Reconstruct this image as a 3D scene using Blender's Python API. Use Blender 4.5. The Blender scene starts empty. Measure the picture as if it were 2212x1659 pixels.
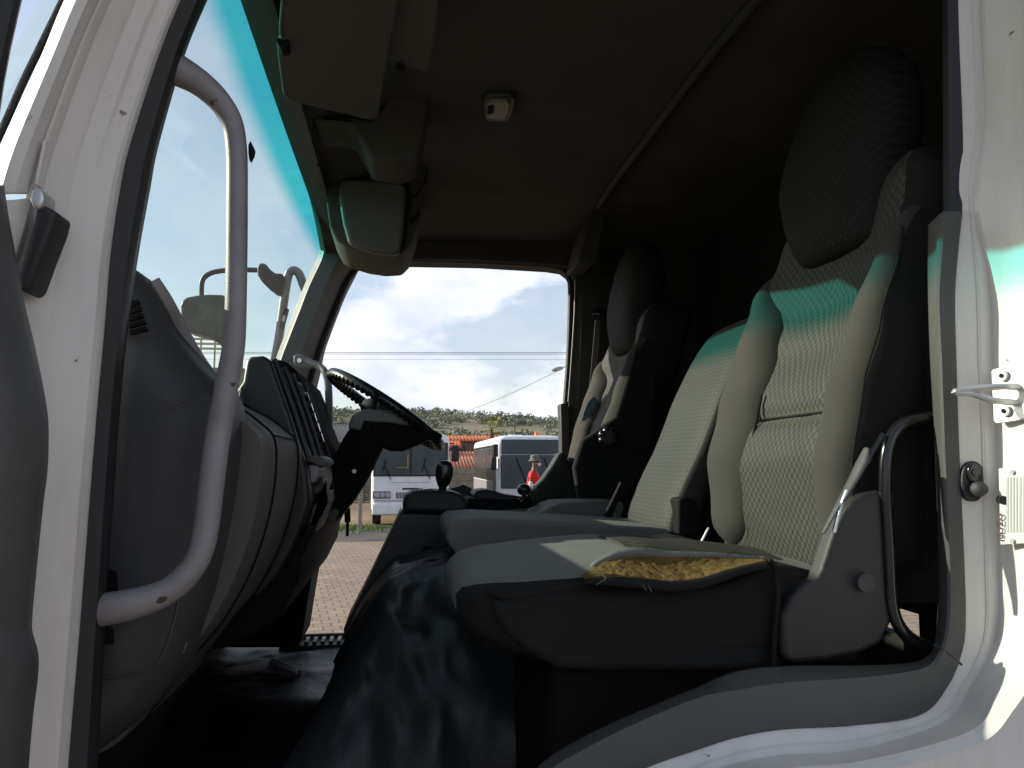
import bpy, bmesh, math, random
from mathutils import Vector, Matrix, noise
random.seed(7)
R = math.radians
S = bpy.context.scene
COL = S.collection

# ------------------------------------------------------------------ camera, sky, sun, exposure
FPX, CX, CY = 1780.0, 1106.0, 829.5          # focal length and centre, in units of a 2212 x 1659 picture
PITCH, YAW = math.atan((998 - CY) / FPX), math.atan((CX - 870) / FPX)
CH = 2.05                                     # eye height above the yard
cam = bpy.data.cameras.new('camera'); camo = bpy.data.objects.new('camera', cam); COL.objects.link(camo)
cam.sensor_width = 36; cam.lens = FPX / 2212 * 36; cam.clip_start = 0.02; cam.clip_end = 5000
camo.location = (0, 0, CH); camo.rotation_euler = (R(90) + PITCH, 0, -YAW)
S.camera = camo

SUN_DIR = Vector((1.0, -0.45, -0.475)).normalized()     # the way the light travels
SUN_EL = math.asin(-SUN_DIR.z)
SUN_AZ = math.atan2(-SUN_DIR.x, -SUN_DIR.y)            # compass bearing of the sun, clockwise from +Y
w = bpy.data.worlds.new('World'); S.world = w; w.use_nodes = True
def build_world():
    nt = w.node_tree; nt.nodes.clear(); N = nt.nodes.new; L = nt.links.new
    out = N('ShaderNodeOutputWorld'); bg = N('ShaderNodeBackground'); bg.inputs[1].default_value = 0.075
    sky = N('ShaderNodeTexSky'); sky.sky_type = 'NISHITA'; sky.sun_disc = False
    sky.sun_elevation = SUN_EL; sky.sun_rotation = SUN_AZ
    sky.air_density = 1.0; sky.dust_density = 1.2; sky.ozone_density = 1.5
    tc = N('ShaderNodeTexCoord'); sep = N('ShaderNodeSeparateXYZ'); L(tc.outputs['Generated'], sep.inputs[0])
    mp = N('ShaderNodeMapping'); mp.inputs['Scale'].default_value = (1, 1, 1.9); mp.inputs['Location'].default_value = (3.1, 1.7, 0.4)
    L(tc.outputs['Generated'], mp.inputs[0])
    n1 = N('ShaderNodeTexNoise'); n1.inputs['Scale'].default_value = 4.6; n1.inputs['Detail'].default_value = 9; n1.inputs['Roughness'].default_value = 0.55
    L(mp.outputs[0], n1.inputs[0])
    # more cloud towards the right half of the sky and near the horizon, clear blue high on the left
    m1 = N('ShaderNodeMath'); m1.operation = 'MULTIPLY_ADD'; m1.inputs[1].default_value = 0.20; L(sep.outputs[0], m1.inputs[0]); L(n1.outputs[0], m1.inputs[2])
    m2 = N('ShaderNodeMath'); m2.operation = 'MULTIPLY_ADD'; m2.inputs[1].default_value = -0.44; L(sep.outputs[2], m2.inputs[0]); L(m1.outputs[0], m2.inputs[2])
    rp = N('ShaderNodeValToRGB'); rp.color_ramp.elements[0].position = 0.405; rp.color_ramp.elements[1].position = 0.475
    L(m2.outputs[0], rp.inputs[0])
    n2 = N('ShaderNodeTexNoise'); n2.inputs['Scale'].default_value = 7.5; n2.inputs['Detail'].default_value = 7
    L(mp.outputs[0], n2.inputs[0])
    cr = N('ShaderNodeValToRGB'); cr.color_ramp.elements[0].position = 0.36; cr.color_ramp.elements[0].color = (4.6, 5.1, 6.4, 1)
    cr.color_ramp.elements[1].position = 0.64; cr.color_ramp.elements[1].color = (7.2, 7.2, 7.5, 1)
    L(n2.outputs[0], cr.inputs[0])
    dt = N('ShaderNodeVectorMath'); dt.operation = 'DOT_PRODUCT'; L(tc.outputs['Generated'], dt.inputs[0]); dt.inputs[1].default_value = tuple((Vector((0.0, 1.0, 0.0)) - SUN_DIR * 0.5).normalized())
    gl = N('ShaderNodeMapRange'); gl.inputs[1].default_value = -0.5; gl.inputs[2].default_value = 0.9; gl.inputs[3].default_value = 1.3; gl.inputs[4].default_value = 1.5; L(dt.outputs['Value'], gl.inputs[0])
    cs = N('ShaderNodeVectorMath'); cs.operation = 'SCALE'; L(gl.outputs[0], cs.inputs['Scale'])
    vf = N('ShaderNodeMapRange'); vf.inputs[1].default_value = 0.0; vf.inputs[2].default_value = 1.0; vf.inputs[3].default_value = 0.34; vf.inputs[4].default_value = 1.0; L(rp.outputs[0], vf.inputs[0])
    mx = N('ShaderNodeMix'); mx.data_type = 'RGBA'
    L(vf.outputs[0], mx.inputs[0]); L(sky.outputs[0], mx.inputs[6]); L(cr.outputs[0], mx.inputs[7])
    L(mx.outputs[2], cs.inputs[0]); L(cs.outputs[0], bg.inputs[0]); L(bg.outputs[0], out.inputs[0])
build_world()
sl = bpy.data.lights.new('sun', 'SUN'); sl.energy = 5.0; sl.angle = R(0.53); sl.color = (1.0, 0.93, 0.80)
slo = bpy.data.objects.new('sun', sl); COL.objects.link(slo)
slo.rotation_euler = SUN_DIR.to_track_quat('-Z', 'Y').to_euler(); slo.location = (-6, 3, 9)
S.view_settings.view_transform = 'Standard'; S.view_settings.look = 'None'
S.view_settings.exposure = 0.5; S.view_settings.gamma = 1.0
S.cycles.max_bounces = 8; S.cycles.transparent_max_bounces = 16; S.cycles.sample_clamp_indirect = 6

# ------------------------------------------------------------------ from the picture to the place
cp_, sp_, cy_, sy_ = math.cos(PITCH), math.sin(PITCH), math.cos(YAW), math.sin(YAW)
def ray(px, py):
    u, v = (px - CX) / FPX, (CY - py) / FPX
    f, z = cp_ - v * sp_, sp_ + v * cp_
    return Vector((u * cy_ + f * sy_, -u * sy_ + f * cy_, z))
def W(px, py, y):                       # the point seen at (px, py) on the plane y = const
    r = ray(px, py); return Vector((0, 0, CH)) + r * (y / r.y)
def WZ(px, py, z=0.0):                  # ... on a level plane
    r = ray(px, py); return Vector((0, 0, CH)) + r * ((z - CH) / r.z)

# ------------------------------------------------------------------ materials
def mat(name, col, rough=0.5, spec=0.5, metal=0.0, var=0.0, vscale=6.0, bump=0.0, bscale=60.0, stain=None, stain_amt=0.3, stain_scale=3.0, coat=0.0, stretch=(1, 1, 1), emis=None):
    m = bpy.data.materials.new(name); m.use_nodes = True
    nt = m.node_tree; N = nt.nodes.new; L = nt.links.new
    b = nt.nodes['Principled BSDF']
    b.inputs['Roughness'].default_value = rough; b.inputs['Metallic'].default_value = metal
    b.inputs['Specular IOR Level'].default_value = spec; b.inputs['Coat Weight'].default_value = coat
    b.inputs['Base Color'].default_value = (*col, 1)
    tc = N('ShaderNodeTexCoord'); mp = N('ShaderNodeMapping'); mp.inputs['Scale'].default_value = stretch
    L(tc.outputs['Object'], mp.inputs[0])
    src = None
    if var:
        n = N('ShaderNodeTexNoise'); n.inputs['Scale'].default_value = vscale; n.inputs['Detail'].default_value = 6
        L(mp.outputs[0], n.inputs[0])
        r = N('ShaderNodeValToRGB'); r.color_ramp.elements[0].position = 0.3; r.color_ramp.elements[1].position = 0.7
        r.color_ramp.elements[0].color = (*[c * (1 - var) for c in col], 1); r.color_ramp.elements[1].color = (*[min(1, c * (1 + var)) for c in col], 1)
        L(n.outputs[0], r.inputs[0]); src = r.outputs[0]
        rr = N('ShaderNodeMapRange'); rr.inputs[3].default_value = max(0, rough - 0.12); rr.inputs[4].default_value = min(1, rough + 0.12)
        L(n.outputs[0], rr.inputs[0]); L(rr.outputs[0], b.inputs['Roughness'])
    if stain:
        n = N('ShaderNodeTexNoise'); n.inputs['Scale'].default_value = stain_scale; n.inputs['Detail'].default_value = 8; n.inputs['Roughness'].default_value = 0.65
        L(mp.outputs[0], n.inputs[0])
        r = N('ShaderNodeMapRange'); r.inputs[1].default_value = 0.48; r.inputs[2].default_value = 0.72; r.inputs[4].default_value = stain_amt
        L(n.outputs[0], r.inputs[0])
        mx = N('ShaderNodeMix'); mx.data_type = 'RGBA'; L(r.outputs[0], mx.inputs[0])
        if src: L(src, mx.inputs[6])
        else: mx.inputs[6].default_value = (*col, 1)
        mx.inputs[7].default_value = (*stain, 1); src = mx.outputs[2]
    if src: L(src, b.inputs['Base Color'])
    if bump:
        n = N('ShaderNodeTexNoise'); n.inputs['Scale'].default_value = bscale; n.inputs['Detail'].default_value = 4
        L(mp.outputs[0], n.inputs[0])
        bp = N('ShaderNodeBump'); bp.inputs['Strength'].default_value = bump; bp.inputs['Distance'].default_value = 0.002
        L(n.outputs[0], bp.inputs['Height']); L(bp.outputs[0], b.inputs['Normal'])
    if emis:
        b.inputs['Emission Color'].default_value = (*emis, 1); b.inputs['Emission Strength'].default_value = 1
    return m

def speckle(m, col, scale=45, lo=0.70):
    nt = m.node_tree; N = nt.nodes.new; L = nt.links.new; b = nt.nodes['Principled BSDF']; src = b.inputs['Base Color'].links[0].from_socket
    tc = [n for n in nt.nodes if n.type == 'TEX_COORD'][0]
    n = N('ShaderNodeTexNoise'); n.inputs['Scale'].default_value = scale; n.inputs['Detail'].default_value = 3; L(tc.outputs['Object'], n.inputs[0])
    r = N('ShaderNodeMapRange'); r.inputs[1].default_value = lo; r.inputs[2].default_value = lo + 0.03; L(n.outputs[0], r.inputs[0])
    mx = N('ShaderNodeMix'); mx.data_type = 'RGBA'; L(r.outputs[0], mx.inputs[0]); L(src, mx.inputs[6]); mx.inputs[7].default_value = (*col, 1); L(mx.outputs[2], b.inputs['Base Color'])
def pattern_fabric(name, dark, light, kind, spec=0.3):
    m = bpy.data.materials.new(name); m.use_nodes = True
    nt = m.node_tree; N = nt.nodes.new; L = nt.links.new; b = nt.nodes['Principled BSDF']
    b.inputs['Roughness'].default_value = 0.66; b.inputs['Specular IOR Level'].default_value = spec
    pass
    tc = N('ShaderNodeTexCoord'); mp = N('ShaderNodeMapping'); L(tc.outputs['Object'], mp.inputs[0])
    sep = N('ShaderNodeSeparateXYZ'); L(mp.outputs[0], sep.inputs[0])
    def mth(op, a, bb=None, c=None):
        k = N('ShaderNodeMath'); k.operation = op
        for i, q in enumerate((a, bb, c)):
            if q is None: continue
            if isinstance(q, (int, float)): k.inputs[i].default_value = q
            else: L(q, k.inputs[i])
        return k.outputs[0]
    if kind == 'check':
        # small woven blocks: two fine waves gated by a coarser checker
        ch = N('ShaderNodeTexChecker'); ch.inputs['Scale'].default_value = 115
        cmb = N('ShaderNodeCombineXYZ'); L(sep.outputs[1], cmb.inputs[0]); L(sep.outputs[2], cmb.inputs[1]); cmb.inputs[2].default_value = 0.003
        L(cmb.outputs[0], ch.inputs[0])
        fa = mth('SINE', mth('MULTIPLY', sep.outputs[1], 1400)); fb = mth('SINE', mth('MULTIPLY', sep.outputs[2], 1100))
        fine = mth('MULTIPLY_ADD', mth('MULTIPLY', fa, fb), 0.5, 0.5)
        h = mth('MULTIPLY', ch.outputs['Fac'], fine)
    else:
        h = mth('MULTIPLY_ADD', mth('SINE', mth('MULTIPLY', sep.outputs[1], 520)), 0.5, 0.5)
        dots = mth('MULTIPLY_ADD', mth('SINE', mth('MULTIPLY', sep.outputs[2], 700)), 0.3, 0.6)
        h = mth('MULTIPLY', h, dots)
    n = N('ShaderNodeTexNoise'); n.inputs['Scale'].default_value = 9; n.inputs['Detail'].default_value = 5; L(mp.outputs[0], n.inputs[0])
    hh = mth('MULTIPLY', h, mth('MULTIPLY_ADD', n.outputs[0], 0.9, 0.45))
    mx = N('ShaderNodeMix'); mx.data_type = 'RGBA'; L(hh, mx.inputs[0])
    mx.inputs[6].default_value = (*dark, 1); mx.inputs[7].default_value = (*light, 1)
    L(mx.outputs[2], b.inputs['Base Color'])
    bp = N('ShaderNodeBump'); bp.inputs['Strength'].default_value = 0.55; bp.inputs['Distance'].default_value = 0.0012
    L(h, bp.inputs['Height']); L(bp.outputs[0], b.inputs['Normal'])
    return m

def glass_mat(name, tint, band=None, refl=0.06, z0=0, z1=0):
    m = bpy.data.materials.new(name); m.use_nodes = True
    nt = m.node_tree; nt.nodes.clear(); N = nt.nodes.new; L = nt.links.new
    out = N('ShaderNodeOutputMaterial'); tr = N('ShaderNodeBsdfTransparent'); gl = N('ShaderNodeBsdfGlossy'); gl.inputs['Roughness'].default_value = 0.02
    ms = N('ShaderNodeMixShader'); ms.inputs[0].default_value = refl
    tr.inputs[0].default_value = (*tint, 1)
    if band:
        tc = N('ShaderNodeTexCoord'); sep = N('ShaderNodeSeparateXYZ'); L(tc.outputs['Object'], sep.inputs[0])
        r = N('ShaderNodeMapRange'); r.inputs[1].default_value = z0; r.inputs[2].default_value = z1; r.interpolation_type = 'SMOOTHSTEP'
        L(sep.outputs[2], r.inputs[0])
        mx = N('ShaderNodeMix'); mx.data_type = 'RGBA'; L(r.outputs[0], mx.inputs[0])
        mx.inputs[6].default_value = (*tint, 1); mx.inputs[7].default_value = (*band, 1)
        L(mx.outputs[2], tr.inputs[0])
    L(tr.outputs[0], ms.inputs[1]); L(gl.outputs[0], ms.inputs[2]); L(ms.outputs[0], out.inputs[0])
    if band:                                   # road dust left where the wiper does not reach
        ds = N('ShaderNodeVectorMath'); ds.operation = 'DISTANCE'; fl = N('ShaderNodeVectorMath'); fl.operation = 'MULTIPLY'; fl.inputs[1].default_value = (0, 1, 1)
        L(tc.outputs['Object'], fl.inputs[0]); L(fl.outputs[0], ds.inputs[0]); ds.inputs[1].default_value = (0, DUST[0], DUST[1])
        mr = N('ShaderNodeMapRange'); mr.inputs[1].default_value = DUST[2] - 0.004; mr.inputs[2].default_value = DUST[2] + 0.004; mr.inputs[3].default_value = 0.016; mr.inputs[4].default_value = 0.004; L(ds.outputs['Value'], mr.inputs[0])
        nz = N('ShaderNodeTexNoise'); nz.inputs['Scale'].default_value = 5; nz.inputs['Detail'].default_value = 6; L(tc.outputs['Object'], nz.inputs[0])
        mu = N('ShaderNodeMath'); mu.operation = 'MULTIPLY'; L(mr.outputs[0], mu.inputs[0]); L(nz.outputs[0], mu.inputs[1])
        mu2 = N('ShaderNodeMath'); mu2.operation = 'MULTIPLY'; L(mu.outputs[0], mu2.inputs[0]); mu2.inputs[1].default_value = 2.0
        tl = N('ShaderNodeBsdfTranslucent'); tl.inputs[0].default_value = (0.75, 0.75, 0.72, 1); m2 = N('ShaderNodeMixShader')
        L(mu2.outputs[0], m2.inputs[0]); L(ms.outputs[0], m2.inputs[1]); L(tl.outputs[0], m2.inputs[2]); L(m2.outputs[0], out.inputs[0])
    return m

M = dict(
    white=mat('white_paint', (0.71, 0.69, 0.655), 0.38, var=0.04, vscale=5, stain=(0.36, 0.32, 0.28), stain_amt=0.22, stain_scale=9, stretch=(3, 3, 0.45), coat=0.15),
    trim=mat('grey_trim_plastic', (0.075, 0.075, 0.070), 0.55, var=0.10, vscale=8, bump=0.25, bscale=500),
    rail=mat('grey_rail_plastic', (0.25, 0.24, 0.255), 0.42, var=0.08, vscale=14, bump=0.2, bscale=700, stain=(0.10, 0.07, 0.05), stain_amt=0.5, stain_scale=12),
    rubber=mat('black_rubber', (0.018, 0.019, 0.021), 0.55, var=0.2, vscale=20, bump=0.2, bscale=300),
    dash=mat('dark_dash_plastic', (0.043, 0.045, 0.049), 0.5, var=0.16, vscale=7, bump=0.4, bscale=900, stain=(0.075, 0.070, 0.060), stain_amt=0.5, stain_scale=5),
    dash2=mat('warm_dash_plastic', (0.100, 0.097, 0.089), 0.6, var=0.10, vscale=6, bump=0.4, bscale=900, stain=(0.09, 0.08, 0.07), stain_amt=0.4, stain_scale=6),
    dashtop=mat('black_bezel_plastic', (0.016, 0.018, 0.021), 0.42, var=0.1, vscale=9, bump=0.25, bscale=800),
    liner=mat('headliner_fabric', (0.078, 0.077, 0.067), 0.95, 0.1, var=0.14, vscale=7, bump=0.35, bscale=700, stain=(0.045, 0.044, 0.037), stain_amt=0.45, stain_scale=3),
    visor=mat('visor_vinyl', (0.088, 0.087, 0.078), 0.85, 0.2, var=0.06, vscale=5, bump=0.3, bscale=600),
    bow=mat('bow_trim', (0.020, 0.020, 0.017), 0.7),
    pillar=mat('pillar_trim', (0.075, 0.079, 0.074), 0.5, var=0.07, vscale=7, bump=0.25, bscale=600),
    floor=mat('black_floor_vinyl', (0.009, 0.009, 0.0095), 0.5, 0.3, var=0.3, vscale=14, bump=0.6, bscale=60, stain=(0.008, 0.007, 0.006), stain_amt=0.5, stain_scale=7),
    hump=mat('engine_cover_vinyl', (0.024, 0.029, 0.033), 0.40, 0.4, var=0.2, vscale=10, bump=0.5, bscale=60),
    bolster=mat('bolster_cloth', (0.052, 0.050, 0.044), 0.88, 0.2, var=0.07, vscale=9, bump=0.3, bscale=900),
    cushion=mat('cushion_cloth', (0.145, 0.150, 0.138), 0.75, 0.3, var=0.12, vscale=5, bump=0.35, bscale=700, stain=(0.20, 0.20, 0.18), stain_amt=0.35, stain_scale=6),
    side=mat('shaded_side_cloth', (0.019, 0.019, 0.018), 0.9, 0.1, var=0.15, vscale=6, bump=0.3, bscale=400),  # near-side shade put into a darker cloth colour; seams and piping use it too
    check=pattern_fabric('woven_check_cloth', (0.026, 0.027, 0.023), (0.098, 0.097, 0.078), 'check'),
    rib=pattern_fabric('ribbed_cloth', (0.026, 0.028, 0.024), (0.066, 0.067, 0.054), 'rib'),
    shadecheck=pattern_fabric('headrest_check_cloth', (0.014, 0.015, 0.0145), (0.027, 0.029, 0.026), 'check', 0.1),
    foam=mat('yellow_foam', (0.125, 0.083, 0.028), 0.95, 0.1, var=0.35, vscale=70, bump=1.0, bscale=200),
    black=mat('gloss_black', (0.012, 0.012, 0.013), 0.18, coat=0.3),
    matt=mat('matt_black', (0.009, 0.009, 0.0095), 0.8, 0.15),
    brackplastic=mat('seat_hinge_plastic', (0.028, 0.027, 0.027), 0.5, var=0.1, vscale=7, bump=0.4, bscale=800),
    steel=mat('zinc_steel', (0.62, 0.63, 0.62), 0.34, metal=0.7, var=0.12, vscale=40),
    chrome=mat('bright_steel', (0.7, 0.7, 0.7), 0.15, metal=1.0),
    belt=mat('belt_webbing', (0.11, 0.10, 0.09), 0.8, var=0.1, vscale=30, bump=0.4, bscale=300),
    tread=mat('tread_metal', (0.10, 0.10, 0.105), 0.6, metal=0.2, var=0.2, vscale=20),
    lamp=mat('lamp_lens', (0.22, 0.20, 0.16), 0.5, var=0.15, vscale=30),
    plate=mat('data_plate', (0.62, 0.62, 0.60), 0.4, var=0.06, vscale=20),
    ink=mat('plate_ink', (0.09, 0.03, 0.04), 0.6),
    greyink=mat('plate_grey_ink', (0.38, 0.38, 0.38), 0.6),
    pillar2=mat('box_lid_plastic', (0.12, 0.117, 0.105), 0.6, var=0.06, vscale=6),
    liner2=mat('shelf_lining', (0.022, 0.023, 0.021), 0.95, 0.1, var=0.25, vscale=8, bump=0.3, bscale=300),
    blue=mat('blue_card', (0.10, 0.15, 0.18), 0.5, var=0.1),
)
speckle(M['white'], (0.22, 0.14, 0.10), 38, 0.725); speckle(M['rail'], (0.06, 0.035, 0.03), 26, 0.70); pass
def glass_hit(px, py):
    lo, hi = 0.8, 3.2
    for _ in range(50):
        y = (lo + hi) / 2; p = W(px, py, y); gx = -0.265 - 0.43 * (0.80 - (p.z - CH)) - 0.03
        if p.x < gx: hi = y
        else: lo = y
    return (y, p.z - (CH - 0.62))
def circ(a, b, c):
    (ax, ay), (bx, by), (cx, cy) = a, b, c; d = 2 * (ax * (by - cy) + bx * (cy - ay) + cx * (ay - by))
    ux = ((ax * ax + ay * ay) * (by - cy) + (bx * bx + by * by) * (cy - ay) + (cx * cx + cy * cy) * (ay - by)) / d
    uy = ((ax * ax + ay * ay) * (cx - bx) + (bx * bx + by * by) * (ax - cx) + (cx * cx + cy * cy) * (bx - ax)) / d
    return ux, uy, math.hypot(ax - ux, ay - uy)
_a, _b, _c = glass_hit(335, 315), glass_hit(490, 405), glass_hit(571, 500)
DUST0 = circ(_a, _b, _c); DUST = (DUST0[0] - 1.95 + 0.0, DUST0[1], DUST0[2])
M['glass'] = glass_mat('windscreen_glass', (0.84, 0.92, 0.86), (0.07, 0.66, 0.62), 0.05, 0.62 + 0.685, 0.62 + 0.748)
M['sideglass'] = glass_mat('door_glass', (0.86, 0.93, 0.9), None, 0.05)

# ------------------------------------------------------------------ object helpers
def tag(o, label=None, cat=None, group=None, kind=None):
    if label: o['label'] = label
    if cat: o['category'] = cat
    if group: o['group'] = group
    if kind: o['kind'] = kind
    return o
def empty(name, loc, label, cat, group=None):
    o = bpy.data.objects.new(name, None); COL.objects.link(o); o.location = loc; o.empty_display_size = 0.05
    bpy.context.view_layer.update() if False else None
    return tag(o, label, cat, group)
def link(name, bm, m, parent=None, smooth=True, bevel=0, bseg=3, sub=0, solid=0, angle=35):
    me = bpy.data.meshes.new(name); bmesh.ops.recalc_face_normals(bm, faces=bm.faces); bm.to_mesh(me); bm.free()
    o = bpy.data.objects.new(name, me); COL.objects.link(o)
    if not isinstance(m, (list, tuple)): m = [m]
    for k in m: me.materials.append(k)
    if parent is not None:
        o.parent = parent
        p = parent; off = Vector((0, 0, 0))
        while p is not None: off = off + p.location; p = p.parent
        if parent.type == 'MESH' and parent.location.length == 0: pass
        me.transform(Matrix.Translation(-off))
        o['_off'] = 0; del o['_off']
    if smooth:
        for f in me.polygons: f.use_smooth = True
        try: me.set_sharp_from_angle(angle=R(angle))
        except Exception: pass
    if solid:
        md = o.modifiers.new('thick', 'SOLIDIFY'); md.thickness = solid; md.offset = 0
    if bevel:
        md = o.modifiers.new('bevel', 'BEVEL'); md.width = bevel; md.segments = bseg; md.limit_method = 'ANGLE'; md.angle_limit = R(40)
    if sub:
        md = o.modifiers.new('smooth', 'SUBSURF'); md.levels = sub; md.render_levels = sub
    return o
def crom(pts, n):                               # Catmull-Rom through pts, n samples
    pts = [Vector(p) for p in pts]; k = len(pts); res = []
    for i in range(n):
        t = i / (n - 1) * (k - 1); j = min(int(t), k - 2); f = t - j
        p0 = pts[max(j - 1, 0)]; p1 = pts[j]; p2 = pts[j + 1]; p3 = pts[min(j + 2, k - 1)]
        res.append(0.5 * ((2 * p1) + (p2 - p0) * f + (2 * p0 - 5 * p1 + 4 * p2 - p3) * f * f + (3 * p1 - p0 - 3 * p2 + p3) * f ** 3))
    return res
def bm_loft(bm, rings, closed=True, cap=True, mi=0):
    vs = [[bm.verts.new(p) for p in r] for r in rings]
    n = len(vs[0]); last = n if closed else n - 1
    for a, b in zip(vs[:-1], vs[1:]):
        for i in range(last):
            f = bm.faces.new((a[i], a[(i + 1) % n], b[(i + 1) % n], b[i])); f.material_index = mi
    if cap and closed:
        f = bm.faces.new(list(reversed(vs[0]))); f.material_index = mi
        f = bm.faces.new(vs[-1]); f.material_index = mi
    return vs
def bm_tube(bm, path, rad, seg=14, cap=True, n=None, flat=1.0, mi=0):
    pts = crom(path, n) if n else [Vector(p) for p in path]
    k = len(pts); rads = rad if isinstance(rad, (list, tuple)) else [rad]
    def rr(i):
        if len(rads) == 1: return rads[0]
        t = i / (k - 1) * (len(rads) - 1); j = min(int(t), len(rads) - 2); return rads[j] + (rads[j + 1] - rads[j]) * (t - j)
    up = None; rings = []
    for i, p in enumerate(pts):
        t = (pts[min(i + 1, k - 1)] - pts[max(i - 1, 0)]).normalized()
        if up is None: up = Vector((0, 0, 1)) if abs(t.z) < 0.9 else Vector((0, 1, 0))
        s = t.cross(up).normalized(); up = s.cross(t).normalized()
        rings.append([p + (s * math.cos(a) * rr(i) + up * math.sin(a) * rr(i) * flat) for a in (2 * math.pi * q / seg for q in range(seg))])
    bm_loft(bm, rings, True, cap, mi)
def tube(name, path, rad, m, parent=None, seg=14, n=None, flat=1.0):
    bm = bmesh.new(); bm_tube(bm, path, rad, seg, True, n, flat); return link(name, bm, m, parent)
def bm_prism(bm, a, b, mi=0):                   # polygon a (3D points) joined to polygon b
    va = [bm.verts.new(p) for p in a]; vb = [bm.verts.new(p) for p in b]; n = len(va)
    f = bm.faces.new(va); f.material_index = mi
    f = bm.faces.new(list(reversed(vb))); f.material_index = mi
    for i in range(n):
        f = bm.faces.new((va[(i + 1) % n], va[i], vb[i], vb[(i + 1) % n])); f.material_index = mi
def slab(name, px, y0, y1, m, parent=None, bevel=0.004, sub=0, dx=0, dz=0, smoothn=0, bseg=3):
    """outline seen at depth y0, carried straight back to y1"""
    a = [W(p[0], p[1], y0) for p in px]
    if smoothn: a = crom(a + [a[0]], smoothn + 1)[:-1]
    b = [Vector((p.x + dx, y1, p.z + dz)) for p in a]
    bm = bmesh.new(); bm_prism(bm, a, b); return link(name, bm, m, parent, bevel=bevel, sub=sub, bseg=bseg)
def bm_box(bm, c, s, rot=None, mi=0):
    r = bmesh.ops.create_cube(bm, size=1); mt = Matrix.Translation(Vector(c)) @ ((rot.to_4x4()) if rot else Matrix.Identity(4)) @ Matrix.Diagonal((*s, 1))
    bmesh.ops.transform(bm, matrix=mt, verts=r['verts'])
    for v in r['verts']:
        for f in v.link_faces: f.material_index = mi
def box(name, c, s, m, parent=None, bevel=0.004, rot=None):
    bm = bmesh.new(); bm_box(bm, c, s, rot); return link(name, bm, m, parent, bevel=bevel)
def bm_cyl(bm, c, axis, r, h, seg=24, r2=None, mi=0):
    q = Vector(axis).normalized().to_track_quat('Z', 'Y').to_matrix().to_4x4()
    rr = bmesh.ops.create_cone(bm, cap_ends=True, segments=seg, radius1=r, radius2=r if r2 is None else r2, depth=h, matrix=Matrix.Translation(Vector(c)) @ q)
    for v in rr['verts']:
        for f in v.link_faces: f.material_index = mi
def cyl(name, c, axis, r, h, m, parent=None, seg=24, r2=None, bevel=0.0):
    bm = bmesh.new(); bm_cyl(bm, c, axis, r, h, seg, r2); return link(name, bm, m, parent, bevel=bevel)
def bm_ell(bm, c, s, seg=16, mi=0, rot=None):
    r = bmesh.ops.create_uvsphere(bm, u_segments=seg, v_segments=max(6, seg // 2), radius=1)
    mt = Matrix.Translation(Vector(c)) @ (rot.to_4x4() if rot else Matrix.Identity(4)) @ Matrix.Diagonal((*s, 1))
    bmesh.ops.transform(bm, matrix=mt, verts=r['verts'])
    for v in r['verts']:
        for f in v.link_faces: f.material_index = mi
def sring(c, ax, ay, a, b, n=32, e=3.0):        # superellipse ring round c in the ax, ay directions
    out = []
    for i in range(n):
        t = 2 * math.pi * i / n; ct, st = math.cos(t), math.sin(t)
        out.append(Vector(c) + Vector(ax) * (a * abs(ct) ** (2 / e) * (1 if ct >= 0 else -1)) + Vector(ay) * (b * abs(st) ** (2 / e) * (1 if st >= 0 else -1)))
    return out
def ribbon(name, cols, m, parent=None, n=90, solid=0.004, extra=1):
    """surface through columns; each column is a list of (px, py, y)"""
    cc = [crom([W(*p) for p in c], n) for c in cols]
    rings = []
    for i in range(n):
        rings.append([c[i] for c in cc])
    bm = bmesh.new(); bm_loft(bm, rings, closed=False, cap=False)
    return link(name, bm, m, parent, solid=solid, angle=28)
def lerp(a, b, t): return a + (b - a) * t
def tabl(tab, v):
    if v <= tab[0][0]: return tab[0][1]
    for (a, x), (b, y) in zip(tab[:-1], tab[1:]):
        if v <= b:
            t = (v - a) / (b - a); t = t * t * (3 - 2 * t) * 0.5 + t * 0.5; return x + (y - x) * t
    return tab[-1][1]
Z = lambda z: CH + z                            # heights given from the eye level

# ================================================================== THE CAB
cab = empty('truck_cab', (0.3, 1.95, Z(-0.62)), 'white truck cab seen from inside through its open passenger doorway', 'truck cab')

# windscreen -------------------------------------------------------
def ws_pt(y, t):                                # t = 0 base, 1 header
    z = lerp(0.06, 0.80, t); bulge = (1 - ((y - 1.93) / 1.06) ** 2)
    return Vector((-0.265 - 0.43 * (0.80 - z) - 0.035 * bulge * (1 - 0.5 * t), y, Z(z - 0.03 * (1 - bulge) * t)))
def build_windscreen():
    bm = bmesh.new(); rings = []
    for i in range(41):
        y = lerp(0.90, 2.97, i / 40); rings.append([ws_pt(y, k / 20) for k in range(21)])
    bm_loft(bm, rings, closed=False, cap=False)
    return link('windscreen', bm, M['glass'], cab)
wsc = build_windscreen()

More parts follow.
